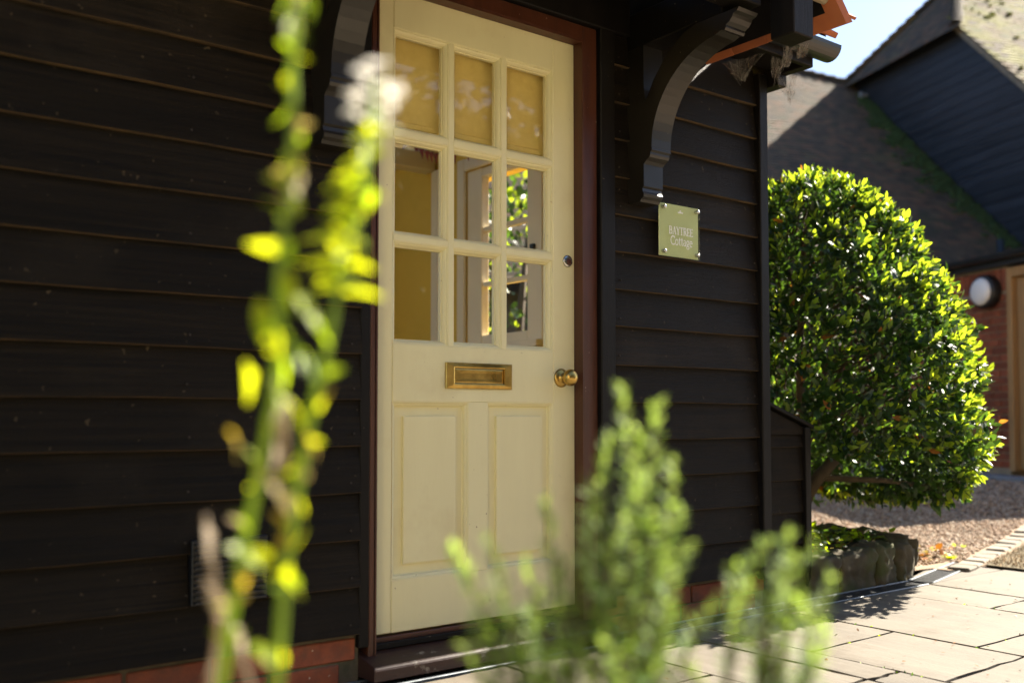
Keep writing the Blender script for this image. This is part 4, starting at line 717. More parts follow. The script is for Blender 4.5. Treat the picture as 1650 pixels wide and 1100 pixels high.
# raised bed of mossy stones under the bay tree
bed = thing('raised_bed', 'low raised bed edged with mossy green stones under the bay tree', 'raised bed', (4.2, .3, 0))
from mathutils import noise as mno
def stone(cx, cy, cz, L, Wd, Hh, ang, rough=.022):
    bm = bmesh.new(); bmesh.ops.create_cube(bm, size=1); bmesh.ops.subdivide_edges(bm, edges=bm.edges[:], cuts=9, use_grid_fill=True)
    of = Vector((random.uniform(0, 50), random.uniform(0, 50), random.uniform(0, 50)))
    for v in bm.verts:
        p = v.co.copy(); q = Vector([math.copysign((abs(c)*2)**1.0, c) for c in p]); rr_ = (abs(q.x)**6+abs(q.y)**6+abs(q.z)**6)**(1/6); p = p/max(rr_, 1e-6)*max(abs(q.x), abs(q.y), abs(q.z))
        w_ = Vector((p.x*L, p.y*Wd, p.z*Hh)); nz_ = mno.noise(w_*9+of)*1.2+mno.noise(w_*26+of)*.7+mno.noise(w_*70+of)*.45
        v.co = w_+p.normalized()*nz_*rough+Vector((mno.noise(w_*5+of), mno.noise(w_*5-of), mno.noise(w_*4+of*2)))*rough*.6
    me = bpy.data.meshes.new('stone'); bm.to_mesh(me); bm.free(); me.polygons.foreach_set('use_smooth', [True]*len(me.polygons))
    obj('stone', me, bed, 'stone', Matrix.Translation((cx, cy, cz)) @ Matrix.Rotation(ang, 4, 'Z'))
path = [(3.72, .06), (3.93, .055), (4.22, .06), (4.42, .07), (4.60, .11), (4.72, .20), (4.76, .36), (4.72, .56)]
for i in range(len(path)-1):
    a, b = Vector((*path[i], 0)), Vector((*path[i+1], 0)); c = (a+b)/2; L = (b-a).length
    stone(c.x, c.y, .070+random.uniform(-.01, .008), L*1.03, .17, .205+random.uniform(-.02, .02), math.atan2(b.y-a.y, b.x-a.x)+random.uniform(-.06, .06), .030)
def capstone(x, y, L, W_, a): stone(x, y, .170, L, W_, .045, a, .02)
capstone(4.66, .25, .34, .16, R(66)); capstone(4.70, .50, .28, .16, R(100))
soilp = [(3.76, .10), (4.5, .12), (4.62, .18), (4.68, .33), (4.66, .58), (4.4, .68), (3.76, .70)]
prism('bed_soil', soilp, 'z', -.03, .150, 'soil', bed, .01)
for x0, y0, x1, y1 in ((4.62, .66, 3.8, .72),):
    for i in range(4):
        f = (i+.5)/4; stone(x0+(x1-x0)*f, y0+(y1-y0)*f, .09, .22, .15, .19, R(180))

# ------------------------------------------------------------------ bay tree
TX, TY = 4.50, 0.55
prof_z = np.array([.29, .33, .38, .46, .58, .75, .90, 1.06, 1.25, 1.50, 1.72, 1.89, 1.99, 2.06, 2.10])
prof_r = np.array([.42, .60, .735, .815, .855, .875, .868, .85, .80, .69, .56, .43, .32, .20, .04])
bay = thing('bay_tree', 'clipped dome-shaped bay tree with glossy leaves beside the cottage corner', 'tree', (TX-.1, TY, .16))
paths = [([(4.36, .50, .15), (4.345, .49, .26), (4.36, .475, .38), (4.43, .45, .47), (4.56, .40, .60), (4.72, .35, .80)], [.046, .040, .038, .034, .028, .014]),
         ([(4.36, .48, .38), (4.40, .52, .60), (4.44, .56, .95), (4.48, .58, 1.4), (4.5, .55, 1.85)], [.030, .028, .024, .018, .008]),
         ([(4.34, .50, .30), (4.22, .56, .50), (4.12, .66, .80), (4.02, .70, 1.1)], [.026, .024, .02, .008]),
         ([(4.40, .52, .60), (4.30, .30, .85), (4.22, .10, 1.15)], [.018, .014, .006]),
         ([(4.44, .45, .47), (4.66, .22, .46), (4.90, .05, .42), (5.08, -.02, .40)], [.018, .014, .010, .004]),
         ([(4.40, .5, .52), (4.62, .75, .62), (4.9, .95, .85)], [.02, .016, .006])]
V, F = tubes(paths, 9); obj('trunk', pyd('trunk', V, F, True), bay, 'bark')
# twig tips on the clipped surface
N = 5000
cum = np.concatenate([[0], np.cumsum((prof_r[1:]+prof_r[:-1])/2*np.hypot(np.diff(prof_z), np.diff(prof_r)))]); u = rng.random(N)*cum[-1]
tz = np.interp(u, cum, prof_z); tr = np.interp(u, cum, prof_r)
# bottom closing disc
nb = 420; tz = np.concatenate([tz, np.full(nb, .32)+rng.random(nb)*.05]); tr = np.concatenate([tr, .62*np.sqrt(rng.random(nb))+.02])
ang = rng.random(N+nb)*2*np.pi
lump = 1+.030*np.sin(ang*5+tz*4)+.025*np.sin(ang*9-tz*7)+.02*np.sin(tz*17+ang*3)+rng.normal(0, .018, N+nb)
depth = np.where(rng.random(N+nb) < .72, rng.random(N+nb)*.055, .05+rng.random(N+nb)*.22)
slope = np.interp(tz, prof_z, np.gradient(prof_r, prof_z))
nrm = np.stack([np.cos(ang), np.sin(ang), np.clip(-slope, -2.5, 4)], 1); nrm /= np.linalg.norm(nrm, axis=1, keepdims=True)
tip = np.stack([TX+np.cos(ang)*tr*lump, TY+np.sin(ang)*tr*lump, tz+.012*np.sin(ang*7)], 1)-nrm*depth[:, None]
axis = nrm+np.array([0, 0, .55])+rng.normal(0, .35, (N+nb, 3)); axis /= np.linalg.norm(axis, axis=1, keepdims=True)
k = 8
base = np.repeat(tip, k, 0); ax = np.repeat(axis, k, 0); dp = np.repeat(depth, k)
kk = np.tile(np.arange(k), N+nb)
base = base-ax*((kk*.0105)[:, None])+rng.normal(0, .003, base.shape)
perp = np.cross(ax, rng.normal(0, 1, ax.shape)); perp /= np.linalg.norm(perp, axis=1, keepdims=True)
spread = .25+.13*kk+rng.random(len(kk))*.3
dirs = ax+perp*spread[:, None]; dirs /= np.linalg.norm(dirs, axis=1, keepdims=True)
nor = np.cross(np.cross(dirs, ax), dirs)+rng.normal(0, .25, ax.shape)
ln = np.clip(rng.normal(.053, .014, len(kk)), .022, .09)*(.72+.045*kk); hw = ln*rng.uniform(.19, .26, len(kk))
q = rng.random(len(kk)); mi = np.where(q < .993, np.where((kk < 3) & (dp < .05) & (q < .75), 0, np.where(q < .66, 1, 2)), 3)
out_ = base[:, 2] < .29+.30*np.clip((4.86-base[:, 0])/.5, 0, 1)+rng.random(len(base))*.05
keep = ~out_
base, dirs, nor, ln, hw, mi, dp = [x[keep] for x in (base, dirs, nor, ln, hw, mi, dp)]
BM = ['bay_young', 'bay_mid', 'bay_dark', 'bay_old']
# the leaves nearest the viewer stand as single parts
cpos = np.array([0, -2.68, .8]); dv = cpos-base; dist = np.linalg.norm(dv, axis=1)
facing = np.abs((nor/np.linalg.norm(nor, axis=1, keepdims=True)*dv).sum(1)/dist)
outw = (base-np.array([TX, TY, .9])); front = (outw*dv).sum(1)/dist
score = ln*facing+.05*np.clip(front, 0, .6)-dp*.3
score[(base[:, 0] < 3.95)] = -9
idx = np.argsort(-score)[:300]; rest = np.ones(len(base), bool); rest[idx] = False
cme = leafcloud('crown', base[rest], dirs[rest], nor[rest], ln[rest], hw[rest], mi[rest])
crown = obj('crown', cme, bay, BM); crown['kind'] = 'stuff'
lm = []
for b in BM:
    me = pyd('leaf', [tuple(v) for v in LV], [tuple(int(i) for i in f) for f in LF], True); me.materials.append(M[b]); lm.append(me)
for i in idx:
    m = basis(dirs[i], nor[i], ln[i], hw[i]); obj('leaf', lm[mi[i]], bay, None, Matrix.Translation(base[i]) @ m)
P = []
for i in range(0, N, 6):
    e = tip[i]
    if e[2] < .85: continue
    s = np.array([TX-.08+(e[0]-TX)*.45, TY+(e[1]-TY)*.45, max(.5, e[2]-.10-.15*random.random())]); m_ = (s+e)/2+rng.normal(0, .02, 3)
    P.append(([s, m_, e], [.005, .0035, .0015]))
V, F = tubes(P, 4); tw = obj('twigs', pyd('twigs', V, F, True), bay, 'twig'); tw['kind'] = 'stuff'
# a few hanging sprigs under the crown
# ground ivy and leaf litter in the bed
def scatter(name, pts, nor_, L, m, parent=None, halfr=.35):
    n = len(pts); d = rng.normal(0, 1, (n, 3)); d[:, 2] = np.abs(d[:, 2])*.35
    me = leafcloud(name, pts, d, nor_+rng.normal(0, .4, (n, 3)), L, L*halfr, rng.integers(0, len(m), n))
    return obj(name, me, parent, m)
n = 520; pts = np.stack([rng.uniform(3.8, 4.62, n), rng.uniform(.12, .66, n), np.full(n, .15)+rng.random(n)*.06], 1)

tag(scatter('ground_ivy', pts, np.tile([0, 0, 1.], (len(pts), 1)), rng.uniform(.025, .05, len(pts)), ['bay_young', 'bay_mid', 'g']), 'small green ivy leaves covering the raised bed', 'ivy', kind='stuff')
n = 900; pts = np.stack([rng.uniform(3.8, 5.6, n), rng.uniform(.08, 1.2, n), np.zeros(n)], 1)
for p in pts: p[2] = .156+random.random()*.012 if (p[0] < 4.64 and .12 < p[1] < .68) else gz(p[0], p[1])+.016
ok = [(p[0] < 4.64 and p[1] < .66) or (p[0] > 4.85 and p[1] > .2+.2*(p[0]-5)) for p in pts]; pts = pts[ok]
tag(scatter('fallen_leaves', pts, np.tile([0, 0, 1.], (len(pts), 1)), rng.uniform(.025, .055, len(pts)), ['litter', 'p', 'bay_old', 'litter']), 'dry brown fallen leaves on the bed and gravel edge', 'fallen leaves', kind='stuff')
# weeds at the gravel edge
def weed(label, x, y, n, r):
    t = thing('weed', label, 'weed', (x, y, gz(x, y)), 'small weeds at the gravel edge')
    a = rng.random(n)*2*np.pi; b = np.tile([x, y, gz(x, y)+.005], (n, 1))+rng.normal(0, .012, (n, 3))*[1, 1, 0]
    d = np.stack([np.cos(a), np.sin(a), rng.uniform(.3, 1.2, n)], 1)
    obj('foliage', leafcloud('foliage', b, d, np.tile([0, 0, 1.], (n, 1))+rng.normal(0, .2, (n, 3)), rng.uniform(.5, 1, n)*r, rng.uniform(.12, .2, n)*r, rng.integers(0, 2, n)), t, ['g', 'y'])
weed('small bright green weed in the gravel next to the stone bed', 5.12, .36, 26, .09)
weed('tiny green weed in the gravel near the end of the angled drain', 5.30, .21, 16, .05)
weed('tiny green weed at the back edge of the gravel by the kerb setts', 5.75, .42, 10, .05)

n = 7000; hx = rng.uniform(5.2, 6.6, n); P = np.stack([hx, rng.uniform(-.5, .30, n), np.full(n, .008)], 1); P = P[(P[:, 1] < -.03+.24*(P[:, 0]-5.19)) & (P[:, 1] > -.53)]
P[:, 2] = [gz(a, b)+.01 for a, b in P[:, :2]]
n = len(P); tag(obj('dry_grass', leafcloud('dry_grass', P, rng.normal(0, .6, (n, 3))+np.array([0, 0, .8]), rng.normal(0, 1, (n, 3)), rng.uniform(.012, .03, n), np.full(n, .0016), rng.integers(0, 3, n)), None, ['litter', 'd', 'litter']), 'short dry straw-coloured grass beside the kerb setts', 'grass', kind='stuff')
# gravel stones
ico = bmesh.new(); bmesh.ops.create_icosphere(ico, subdivisions=1, radius=1); IV = np.array([v.co[:] for v in ico.verts]); IF = np.array([[v.index for v in f.verts] for f in ico.faces]); ico.free()
def pebbles(name, n, x0, x1, y0, y1, smin, smax, label, test):
    x = rng.uniform(x0, x1, n); y = rng.uniform(y0, y1, n); ok = np.array([test(a, b) for a, b in zip(x, y)]); x, y = x[ok], y[ok]; n = len(x)
    r = rng.uniform(smin, smax, n)*rng.choice([1, 1, 1, 1.5], n); sc = np.stack([r, r*rng.uniform(.6, 1, n), r*rng.uniform(.4, .75, n)], 1)
    a = rng.random(n)*2*np.pi; ca, sa = np.cos(a), np.sin(a)
    J = IV[None]*(1+rng.uniform(-.14, .14, (n, len(IV), 1)))*sc[:, None, :]
    X = J[..., 0]*ca[:, None]-J[..., 1]*sa[:, None]; Y = J[..., 0]*sa[:, None]+J[..., 1]*ca[:, None]
    z = np.array([gravz(p, q) for p, q in zip(x, y)])+sc[:, 2]*.45+rng.random(n)*.004
    V = np.stack([X+x[:, None], Y+y[:, None], J[..., 2]+z[:, None]], 2).reshape(-1, 3)
    F = (IF[None]+(np.arange(n)*len(IV))[:, None, None]).reshape(-1, 3)
    me = nmesh(name, V, F, np.repeat(rng.integers(0, 4, n), len(IF)), True)
    return tag(obj(name, me, None, ['peb1', 'peb2', 'peb3', 'peb4']), label, 'gravel', kind='stuff')
for i, c in enumerate([(.54, .39, .27), (.44, .29, .185), (.60, .49, .37), (.29, .19, .12)]): M['peb%d' % (i+1)] = mat('gravel_stone_%d' % (i+1), c, tuple(v*.7 for v in c), 18, rough=.85, bump=.3, bscale=80)
def gok(x, y): return not (x < 4.86 and y < .78 and y > -.2) and not (x < 5.2 and y < .19) and not (y < .075+.272*(x-5.02)) and (x > 4.3)
pebbles('gravel_stones', 40000, 4.3, 7.2, .05, 3.4, .005, .011, 'sunlit pinkish buff gravel stones of the yard', gok)
pebbles('gravel_stones', 16000, 7.2, 9.6, .2, 4.2, .007, .013, 'coarser shaded gravel stones near the brick outbuilding', gok)

# ================================================================== BACKGROUND BUILDINGS
TH = R(22.9); d3 = Vector((math.sin(TH), math.cos(TH), 0)); e3 = Vector((math.cos(TH), -math.sin(TH), 0)); B0 = Vector((15.278, 5.415, 0))
def loc_mat(o): return Matrix(((d3.x, -e3.x, 0, o.x), (d3.y, -e3.y, 0, o.y), (0, 0, 1, 0), (0, 0, 0, 1)))   # local x = along gable, local y = out of the gable towards us
# --- black boarded barn with half-hipped roof
barn = thing('barn', 'black weatherboarded barn with half-hipped mossy tiled roof behind the bay tree', 'barn', (15.3, 5.4, .16))
GM = loc_mat(B0); ZB = 7.10
prism_v = [(-4.55, .1), (7.3, .1), (7.3, 2.55), (2.75, ZB), (0, ZB), (-4.55, 2.55)]
V = [GM @ Vector((x, -.02, z)) for x, z in prism_v]+[GM @ Vector((x, -.30, z)) for x, z in prism_v]
F = [(0, 1, 2, 3, 4, 5), (11, 10, 9, 8, 7, 6)]+[(i, (i+1) % 6, (i+1) % 6+6, i+6) for i in range(6)]
obj('gable_wall', pyd('gable_wall', V, F), barn, 'timber')
z = ZB-.172; k = 0
while z > 1.6:
    zt = z+.172; x0 = -(ZB-zt)+.05; x1 = min(2.75+(ZB-zt)-.05, 4.6)
    board('weatherboard', x0, x1, z, .172, 'barnboard', barn, face=.066, top=.010, lap=.02, segs=4, wob=.003, mw=GM); z -= .172; k += 1
# verge board along the raking edge (pale, weathered) 
V, F = [], []
for (x0, z0), (x1, z1) in (((.02, ZB+.02), (-4.75, 2.37)),):
    pr = [(0, 0), (0, .11)]
    c = []
    for x, z in ((x0, z0), (x1, z1)): c += [(x, .00, z-.12), (x, .09, z-.12), (x, .09, z+.02), (x, .0, z+.02)]
    V = [GM @ Vector(p) for p in c]; F = [(0, 1, 2, 3), (7, 6, 5, 4)]+[(i, (i+1) % 4, (i+1) % 4+4, i+4) for i in range(4)]
obj('verge_board', pyd('verge_board', V, F), barn, 'sett')
rs = Vector((1.375, 0, ZB+1.375))          # ridge height above the half hip
def W(x, y, z): return GM @ Vector((x, y, z))
# near slope (falls towards the viewer), half hip, far slope
dn = (-d3+Vector((0, 0, -1))).normalized(); HE = 1.15
def inner(a, d):                             # a along e, d down slope from the ridge
    s = 1.375-d*s45; lim = -.07 if s < .02 else (s/1.375)*HE-.02
    return a-.4 > lim
o0 = W(1.375, .4, ZB+1.375+.03)
tileroof('roof_tiles', o0, e3, dn, 44, 62, inner, ['mosstile', 'mosstile', 'mosstile2'], barn, tw=.168, gauge=.10, th=.014, tilt=.075, jit=.012)
deck = [W(1.375, -HE, ZB+1.36), W(-.0, .06, ZB), W(-4.75, .06, 2.34), W(-4.75, -8, 2.34), W(1.375, -8, ZB+1.36)]
obj('roof_deck', pyd('roof_deck', deck+[p-Vector((0, 0, .08)) for p in deck], [(0, 1, 2, 3, 4), (9, 8, 7, 6, 5)]+[(i, (i+1) % 5, (i+1) % 5+5, i+5) for i in range(5)]), barn, 'timber')
deck = [W(1.375, -HE, ZB+1.36), W(2.75, .06, ZB), W(7.5, .06, 2.34), W(7.5, -8, 2.34), W(1.375, -8, ZB+1.36)]
obj('roof_deck', pyd('roof_deck', deck+[p-Vector((0, 0, .08)) for p in deck], [(0, 1, 2, 3, 4), (9, 8, 7, 6, 5)]+[(i, (i+1) % 5, (i+1) % 5+5, i+5) for i in range(5)]), barn, 'mosstile')
# half hip
hl = math.hypot(HE+.16, 1.375+.19); hd = Vector(-e3*(HE+.16))+Vector((0, 0, -(1.375+.19))); hd.normalize()
oh = W(1.375-1.7, -HE, ZB+1.375+.03)
tileroof('hip_tiles', oh, d3, hd, 22, 21, lambda a, d: abs(a-1.7) < (d/hl)*1.56+.03, ['oldtile', 'oldtile2', 'oldtile3'], barn, th=.014, tilt=.075, jit=.012)
deck = [W(1.375, -HE, ZB+1.36), W(-.12, .1, ZB-.10), W(2.87, .1, ZB-.10)]
obj('roof_deck', pyd('roof_deck', deck+[p-Vector((0, 0, .06)) for p in deck], [(0, 1, 2), (5, 4, 3), (0, 1, 4, 3), (1, 2, 5, 4), (2, 0, 3, 5)]), barn, 'timber')
# hip and ridge tiles, single bonnet tiles stepping up the hips
hm = []
for i in range(9):
    t = i/8*math.pi; hm += [(0, .11*math.cos(t), .075*math.sin(t)), (.26, .13*math.cos(t), .09*math.sin(t)+.02)]
bme2 = pyd('hip_tile', hm, [(2*i, 2*i+1, 2*i+3, 2*i+2) for i in range(8)], True); bme2.materials.append(M['oldtile'])
for A, B in ((W(2.90, .12, ZB-.10), W(1.375, -HE, ZB+1.42)), (W(-.15, .12, ZB-.10), W(1.375, -HE, ZB+1.42)), (W(1.375, -HE, ZB+1.42), W(1.375, -8, ZB+1.42))):
    dv_ = (B-A); n_ = int(dv_.length/.19); x = -dv_.normalized(); y = Vector((0, 0, 1)).cross(x).normalized(); zz = x.cross(y)
    for i in range(n_):
        p = A+dv_*((i+1)/n_); obj('hip_tile', bme2, barn, None, Matrix(((x.x, y.x, zz.x, p.x), (x.y, y.y, zz.y, p.y), (x.z, y.z, zz.z, p.z-.02), (0, 0, 0, 1))))
# --- tiled wing in front of the barn
wing = thing('tiled_wing', 'low building with a dark mossy tiled roof joined to the barn', 'building', (12.5, 6.0, .16))
pv1 = Vector((16.296, 7.825, 6.762)); vd = Vector((-.28808, -.68203, -.67219)); nw = -e3
def winside(a, d):                            # a along -e, d down from d0
    return d-4.0 >= -.38-.393*a
ow = pv1-vd*4.0
tileroof('roof_tiles', ow, nw, vd, 62, 105, winside, ['oldtile', 'oldtile', 'oldtile2', 'oldtile3'], wing, th=.014, tilt=.075, jit=.010)
def WP(a, d): return pv1+nw*a+vd*d
deck = [WP(0, -.36), WP(0, 6.55), WP(9.5, 6.55), WP(9.5, -4.0)]; deck = [p+Vector((0, 0, -.02)) for p in deck]
obj('roof_deck', pyd('roof_deck', deck+[p-Vector((.0, 0, .12)) for p in deck], [(0, 1, 2, 3), (7, 6, 5, 4)]+[(i, (i+1) % 4, (i+1) % 4+4, i+4) for i in range(4)]), wing, 'timber')
wl = [WP(0, 6.2), WP(9.3, 6.2)]; wb = [Vector((p.x, p.y, .0)) for p in wl]; off = d3*.2
obj('wall', pyd('wall', [wb[0], wb[1], wl[1], wl[0]]+[p+off for p in (wb[0], wb[1], wl[1], wl[0])], [(0, 1, 2, 3), (7, 6, 5, 4), (0, 1, 5, 4), (1, 2, 6, 5), (2, 3, 7, 6), (3, 0, 4, 7)]), wing, 'plinth')
# ridge bonnets along the sloping top edge
A, B = WP(0, -.36), WP(9.4, -.38-.393*9.4)
dv_ = B-A; x = -dv_.normalized(); y = Vector((0, 0, 1)).cross(x).normalized(); zz = x.cross(y)
for i in range(int(dv_.length/.2)):
    p = A+dv_.normalized()*.2*(i+1); obj('hip_tile', bme2, wing, None, Matrix(((x.x, y.x, zz.x, p.x), (x.y, y.y, zz.y, p.y), (x.z, y.z, zz.z, p.z-.02), (0, 0, 0, 1))))
# moss along the abutment with the barn
def clumps(name, P, S, m, parent, flat_=.5):
    n = len(P); J = IV[None]*(1+rng.uniform(-.3, .3, (n, len(IV), 1)))*S[:, None, None]; J[..., 2] *= flat_
    me = nmesh(name, (J+P[:, None, :]).reshape(-1, 3), (IF[None]+(np.arange(n)*len(IV))[:, None, None]).reshape(-1, 3), None, True)
    o = obj(name, me, parent, m); o['kind'] = 'stuff'; return o
n = 1500; f = rng.random(n); a = np.abs(rng.normal(0, .16, n))+.03; a *= (.35+1.0*np.sin(np.clip(f*3.1, 0, 3.1)))*(.6+.7*np.abs(np.sin(f*23)))
P = np.array([WP(ai, .15+fi*5.6) for ai, fi in zip(a, f)])+np.array([0, 0, .03]); clumps('moss', P, rng.uniform(.03, .075, n), 'moss', wing)
# moss cushions on the sunlit barn slope
n = 900; P = []
for i in range(n):
    a = rng.uniform(.0, 6.5); s = rng.uniform(-2.6, 1.3); 
    if math.sin(a*2.1+s*1.7)+math.sin(s*3.3-a)+rng.normal(0, .6) < .35 or a < .1+max(0, s/1.375)*HE: continue
    P.append(W(s, -a, ZB+s+.075))
clumps('moss', np.array(P), rng.uniform(.02, .06, len(P)), 'yellowmoss', barn)
obj('flashing', bxm(-.12, .12, -.02, .02, -.05, .05, .01, 'flashing'), barn, 'lead', Matrix.Translation(W(2.35, .10, 6.62)))
tube('downpipe', [(13.94, 4.118, 3.25), (13.94, 4.118, .2)], .05, 'gutter', wing)

# --- brick outbuilding
ob = thing('outbuilding', 'red brick outbuilding with black eaves and oak door at the yard', 'building', (10.6, 2.6, .16))
O0 = Vector((9.935, 2.267, 0)); OM = loc_mat(O0); D0, D1 = -.235, -1.06
def obox(name, x0, x1, y0, y1, z0, z1, m, parent, bev=.002): return box(name, x0, x1, y0, y1, z0, z1, m, parent, bev, mw=OM)
obox('wall', D0+.03, 2.6, -2.2, -.0135, .0, 2.26, 'mortar', ob, 0)
obox('wall', D1-.12, D1-.03, -2.2, -.0135, .0, 2.26, 'mortar', ob, 0)
obox('wall', D1-.03, D0+.03, -2.2, -.25, .0, 2.26, 'mortar', ob, 0)
bb = bxm(-.1075, .1075, -.08, .0, -.0325, .0325, .003, 'brick'); bb.materials.append(M['brick']); hbm = bxm(-.05125, .05125, -.08, .0, -.0325, .0325, .003, 'brick'); hbm.materials.append(M['brick'])
sbm = bxm(-.0325, .0325, -.08, .0, -.1075, .1075, .003, 'brick'); sbm.materials.append(M['brick'])
for r in range(25):
    z = .275+r*.075+.0325; x = D0+.030; k = 0
    if z > 2.0: break
    while x < 2.45:
        half = (r % 2 == 0 and k == 0); L = .1025 if half else .215
        obj('brick', hbm if half else bb, ob, None, OM @ Matrix.Translation((x+L/2, random.uniform(-.002, .002), z))); x += L+.0105; k += 1
x = D0+.030
while x < 2.45: obj('brick', sbm, ob, None, OM @ Matrix.Translation((x+.0325, random.uniform(-.002, .002), 2.135))); x += .0755
# oak door and frame
ok_ = obox('door', D1+.05, D0-.05, -.10, -.07, .26, 2.14, 'oak', ob, .002)
for i in range(7):
    xw = (D0-.055-(D1+.055))/7; obox('plank', D1+.055+xw*i+.002, D1+.055+xw*(i+1)-.002, -.0695, -.045, .265, 2.135, 'oak', ok_, .003)
obox('door_frame', D0-.048, D0+.024, -.10, .012, .24, 2.24, 'oak', ob, .004); obox('door_frame', D1-.024, D1+.048, -.10, .012, .24, 2.24, 'oak', ob, .004); obox('door_frame', D1+.049, D0-.049, -.10, .010, 2.145, 2.24, 'oak', ob, .004)
obox('step', -1.3, 2.6, .0, .26, .02, .205, 'lead', ob, .008)
obox('eaves_board', -1.2, 2.7, -.1, .06, 2.262, 2.34, 'gutter', ob, .004)
obox('roof', -1.2, 2.8, -2.4, .10, 2.342, 2.375, 'gutter', ob, .006)
gp2 = [(.12+.06*math.cos(t), 2.375-.06*math.sin(t)) for t in [R(a) for a in range(0, 181, 20)]]
k2 = len(gp2); V = [OM @ Vector((x, p[0], p[1])) for x in (-1.2, 2.8) for p in gp2]
obj('gutter', pyd('gutter', V, [tuple(range(k2)), tuple(range(2*k2-1, k2-1, -1))]+[(i, (i+1) % k2, (i+1) % k2+k2, i+k2) for i in range(k2)], False), ob, 'gutter')
lamp = thing('wall_lamp', 'round black bulkhead lamp with white diffuser on the brick outbuilding', 'lamp', tuple(OM @ Vector((.0, .05, 2.03))))
lmw = OM @ Matrix.Translation((.02, .001, 2.03)) @ Matrix.Rotation(R(-90), 4, 'X')
lathe('housing', [(.165, 0), (.170, .02), (.170, .085), (.160, .105), (.140, .110)], 'blackplastic', lamp, lmw)
lathe('diffuser', [(.138, .100), (.138, .116), (.125, .135), (.085, .150), (.03, .156)], 'opal', lamp, lmw)

# ================================================================== FOREGROUND PLANTS
pl = thing('flowering_plant', 'tall yellow-green leafy plant with white flowers, blurred in the left foreground', 'plant', (.34, -1.9, .05))
SR = {'A': .0048, 'B': .0048, 'C': .004, 'D': .004, 'E': .004}
for key, pts in STEMS.items():
    pts = [Vector(p) for p in pts]
    if key in 'ABCD':
        b = pts[0]; g = Vector((.34+.05*(ord(key)-66), -1.88-.02*(ord(key)-66), .045)); pts = [g, g.lerp(b, .5)+Vector((.01, 0, .02))]+pts
    n_ = len(pts); rr_ = [SR[key]*(1-.45*i/(n_-1)) for i in range(n_)]
    tube('stem', pts, rr_, 'd' if key in 'CDE' else 'stem', pl, 7)
lms = {k: leafmesh('leaf', k, 1.0, .16, .22) for k in 'gyopd'}
for b, e, wd, k in LEAVES:
    b, e = Vector(b), Vector(e); dv_ = e-b
    nr = Vector((rng.normal(.5, .5), rng.normal(-.6, .5), rng.normal(.6, .5)))
    obj('leaf', lms[k], pl, None, Matrix.Translation(b) @ basis(dv_, nr, dv_.length*.95, wd*.85))
pm = []
fme = leafmesh('petal', 'petal', .9, .2, .3)
for p in FLORETS:
    p = Vector(p); a0 = random.uniform(0, 6)
    fb, ff = [], []
    for j in range(6):
        a = a0+j*math.pi/3; dv_ = Vector((math.cos(a), math.sin(a), random.uniform(.1, .9)))
        mm = basis(dv_, Vector((0, 0, 1)), random.uniform(.012, .016), .013); n0 = len(fb)
        for v in fme.vertices: fb.append(p+(mm @ v.co))
        ff += [tuple(n0+i for i in f.vertices) for f in fme.polygons]
    obj('floret', pyd('floret', fb, ff, True), pl, 'petal')

ro = thing('rosemary_bush', 'light green rosemary bush with upright shoots, blurred in the right foreground', 'shrub', (.76, -1.97, .05))
paths = []; nb_, nd_, nn_, nl_, nm_ = [], [], [], [], []
root = Vector((.76, -1.97, .045))
for tipp, bas in SHOOTS:
    tipp, bas = Vector(tipp), Vector(bas); side = Vector((bas.x-root.x, bas.y-root.y, 0))
    g = root+side*.35; mid = g.lerp(bas, .55)+side*.1
    bow = Vector((rng.normal(0, .012), rng.normal(0, .02), 0))
    pts = [g, mid, bas, bas.lerp(tipp, .4)+bow, bas.lerp(tipp, .75)+bow*.7, tipp]
    paths.append((pts, [.005, .0045, .0035, .0028, .002, .001]))
    chain = [mid]+pts[2:]; seg = [(chain[i], chain[i+1]) for i in range(len(chain)-1)]; tot = sum((b-a).length for a, b in seg); st = .0052; s = 0
    while s < tot:
        q_ = s; 
        for a, b in seg:
            L_ = (b-a).length
            if q_ <= L_: break
            q_ -= L_
        p = a.lerp(b, min(1, q_/max(L_, 1e-6))); dv_ = (b-a).normalized(); f = s/tot
        for rep in range(2):
            ph = random.uniform(0, 2*math.pi); pr = dv_.cross(Vector((math.cos(ph), math.sin(ph), .21))).normalized()
            up_ = .55+1.0*max(0, f-.75)*4*.6+random.uniform(-.2, .3)
            nb_.append(p); nd_.append(dv_*up_+pr); nn_.append(dv_); nl_.append(random.uniform(.016, .025)*(1-.45*max(0, f-.8)*5*.8)); nm_.append(1 if (f > .82 and random.random() < .7) or random.random() < .12 else 0)
        s += st
V, F = tubes(paths, 6); obj('stems', pyd('stems', V, F, True), ro, 'bark')
nl_ = np.array(nl_); fo = obj('foliage', leafcloud('foliage', np.array([p[:] for p in nb_]), np.array([p[:] for p in nd_]), np.array([p[:] for p in nn_]), nl_, nl_*.11+.0010, np.array(nm_)), ro, ['rose', 'rose_tip']); fo['kind'] = 'stuff'

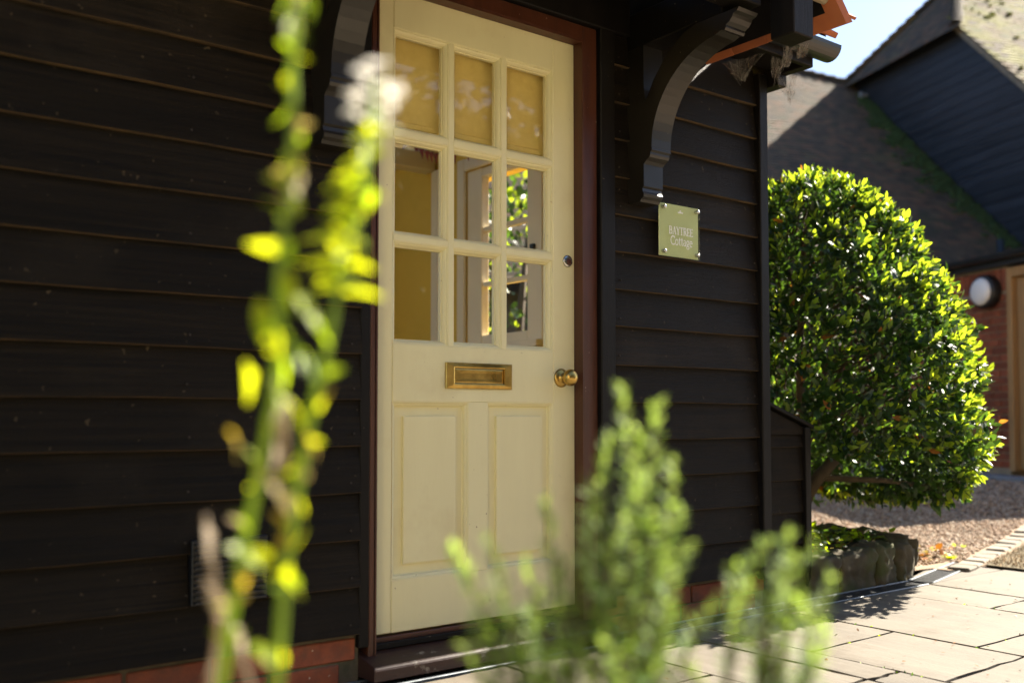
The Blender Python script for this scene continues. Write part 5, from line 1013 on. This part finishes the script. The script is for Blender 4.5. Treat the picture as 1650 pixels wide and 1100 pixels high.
# small debris on the paving
n = 150; P = np.stack([rng.uniform(2.2, 5.1, n), rng.uniform(-1.6, -.2, n), np.full(n, .004)], 1)
tag(obj('debris', leafcloud('debris', P, rng.normal(0, 1, (n, 3))*[1, 1, .15], rng.normal(0, .3, (n, 3))+np.array([0, 0, 1]), rng.uniform(.006, .02, n), rng.uniform(.002, .005, n), rng.integers(0, 3, n)), None, ['litter', 'bark', 'bay_old']), 'tiny brown leaf fragments scattered over the paving', 'debris', kind='stuff')
P = []
for a0, a1, b0, b1, k in ((3.39, 3.39, -.15, -.95, 26), (4.105, 4.105, -.15, -.62, 14), (2.885, 3.39, -.605, -.605, 14), (3.39, 4.105, -.92, -.92, 16), (2.885, 2.885, -.2, -1.0, 18), (4.465, 4.465, -.2, -.7, 12)):
    c0 = random.random()
    for i in range(k): f = min(1, max(0, c0+random.gauss(0, .16))) if i % 3 else random.random(); P.append((a0+(a1-a0)*f+random.gauss(0, .003), b0+(b1-b0)*f+random.gauss(0, .003), -.006))
P = np.array(P); n = len(P)
tag(obj('joint_moss', leafcloud('joint_moss', P, rng.normal(0, 1, (n, 3))*[1, 1, .3]+np.array([0, 0, .6]), rng.normal(0, 1, (n, 3)), rng.uniform(.007, .016, n), rng.uniform(.002, .004, n), rng.integers(0, 3, n)), None, ['g', 'bay_mid', 'litter']), 'small green sprouts and moss in the paving joints', 'moss', kind='stuff')
# added out of view: leaf screen cuts sky light, cream house bounces sun
hg = thing('added_hedge', 'unseen wall of dark green leaves added to darken boards and glass', 'added_hedge', (4, -9, 0))
n = 15000; hx = rng.uniform(-3, 16, n); hz_ = rng.uniform(0, 1, n); top = 5.6+.5*np.sin(hx*.9)+.3*np.sin(hx*2.3)
P = np.stack([hx, -9+rng.normal(0, .22, n)+.2*np.sin(hx*3)*np.sin(hz_*9), hz_*top], 1)
obj('foliage', leafcloud('foliage', P, rng.normal(0, 1, (n, 3))+np.array([0, .6, .2]), rng.normal(0, 1, (n, 3))+np.array([0, 1, .4]), rng.uniform(.14, .3, n), rng.uniform(.05, .1, n), rng.integers(0, 2, n)), hg, ['bay_dark', 'bay_dark'])['kind'] = 'stuff'
box('core', -3, 16, -10.2, -9.25, 0, 5.2, 'moss', hg, .1)
sb = thing('garden_shrub', 'leafy dark shrub behind the cottage, glimpsed through the gable window', 'shrub', (4.7, 3.3, 0))
n = 2600; q = rng.normal(0, 1, (n, 3)); q /= np.linalg.norm(q, axis=1, keepdims=True); P = np.array([4.75, 3.35, 1.35])+q*np.array([.75, .75, 1.35])*(.75+.3*rng.random((n, 1)))
obj('foliage', leafcloud('foliage', P, q+rng.normal(0, .6, (n, 3)), rng.normal(0, 1, (n, 3)), rng.uniform(.05, .11, n), rng.uniform(.014, .026, n), rng.integers(0, 3, n)), sb, ['bay_young', 'bay_mid', 'bay_dark'])['kind'] = 'stuff'
tube('trunk', [(4.75, 3.35, 0), (4.72, 3.37, 1.2), (4.78, 3.3, 2.2)], [.06, .045, .015], 'bark', sb)
hs = thing('added_fill_house', 'unseen cream house added to bounce sunlight onto the door', 'house', (-7, -5, 0))
box('wall', -9, -4.6, -14.2, -4.9, -.05, 5.2, 'render', hs, .02)  # sunlit face stands unseen as added fill for the door
prism('roof', [(-9.3, 5.1), (-4.3, 5.1), (-6.8, 7.6)], 'y', -14.5, -5.1, 'clay', hs)
for y in (-12.2, -9.6, -7.0):
    for z in (.9, 3.2):
        wn = box('window', -4.599, -4.56, y-.5, y+.5, z, z+1.2, 'inwhite', hs, .005); box('pane', -4.559, -4.555, y-.42, y+.42, z+.08, z+1.12, 'blackplastic', wn, 0)
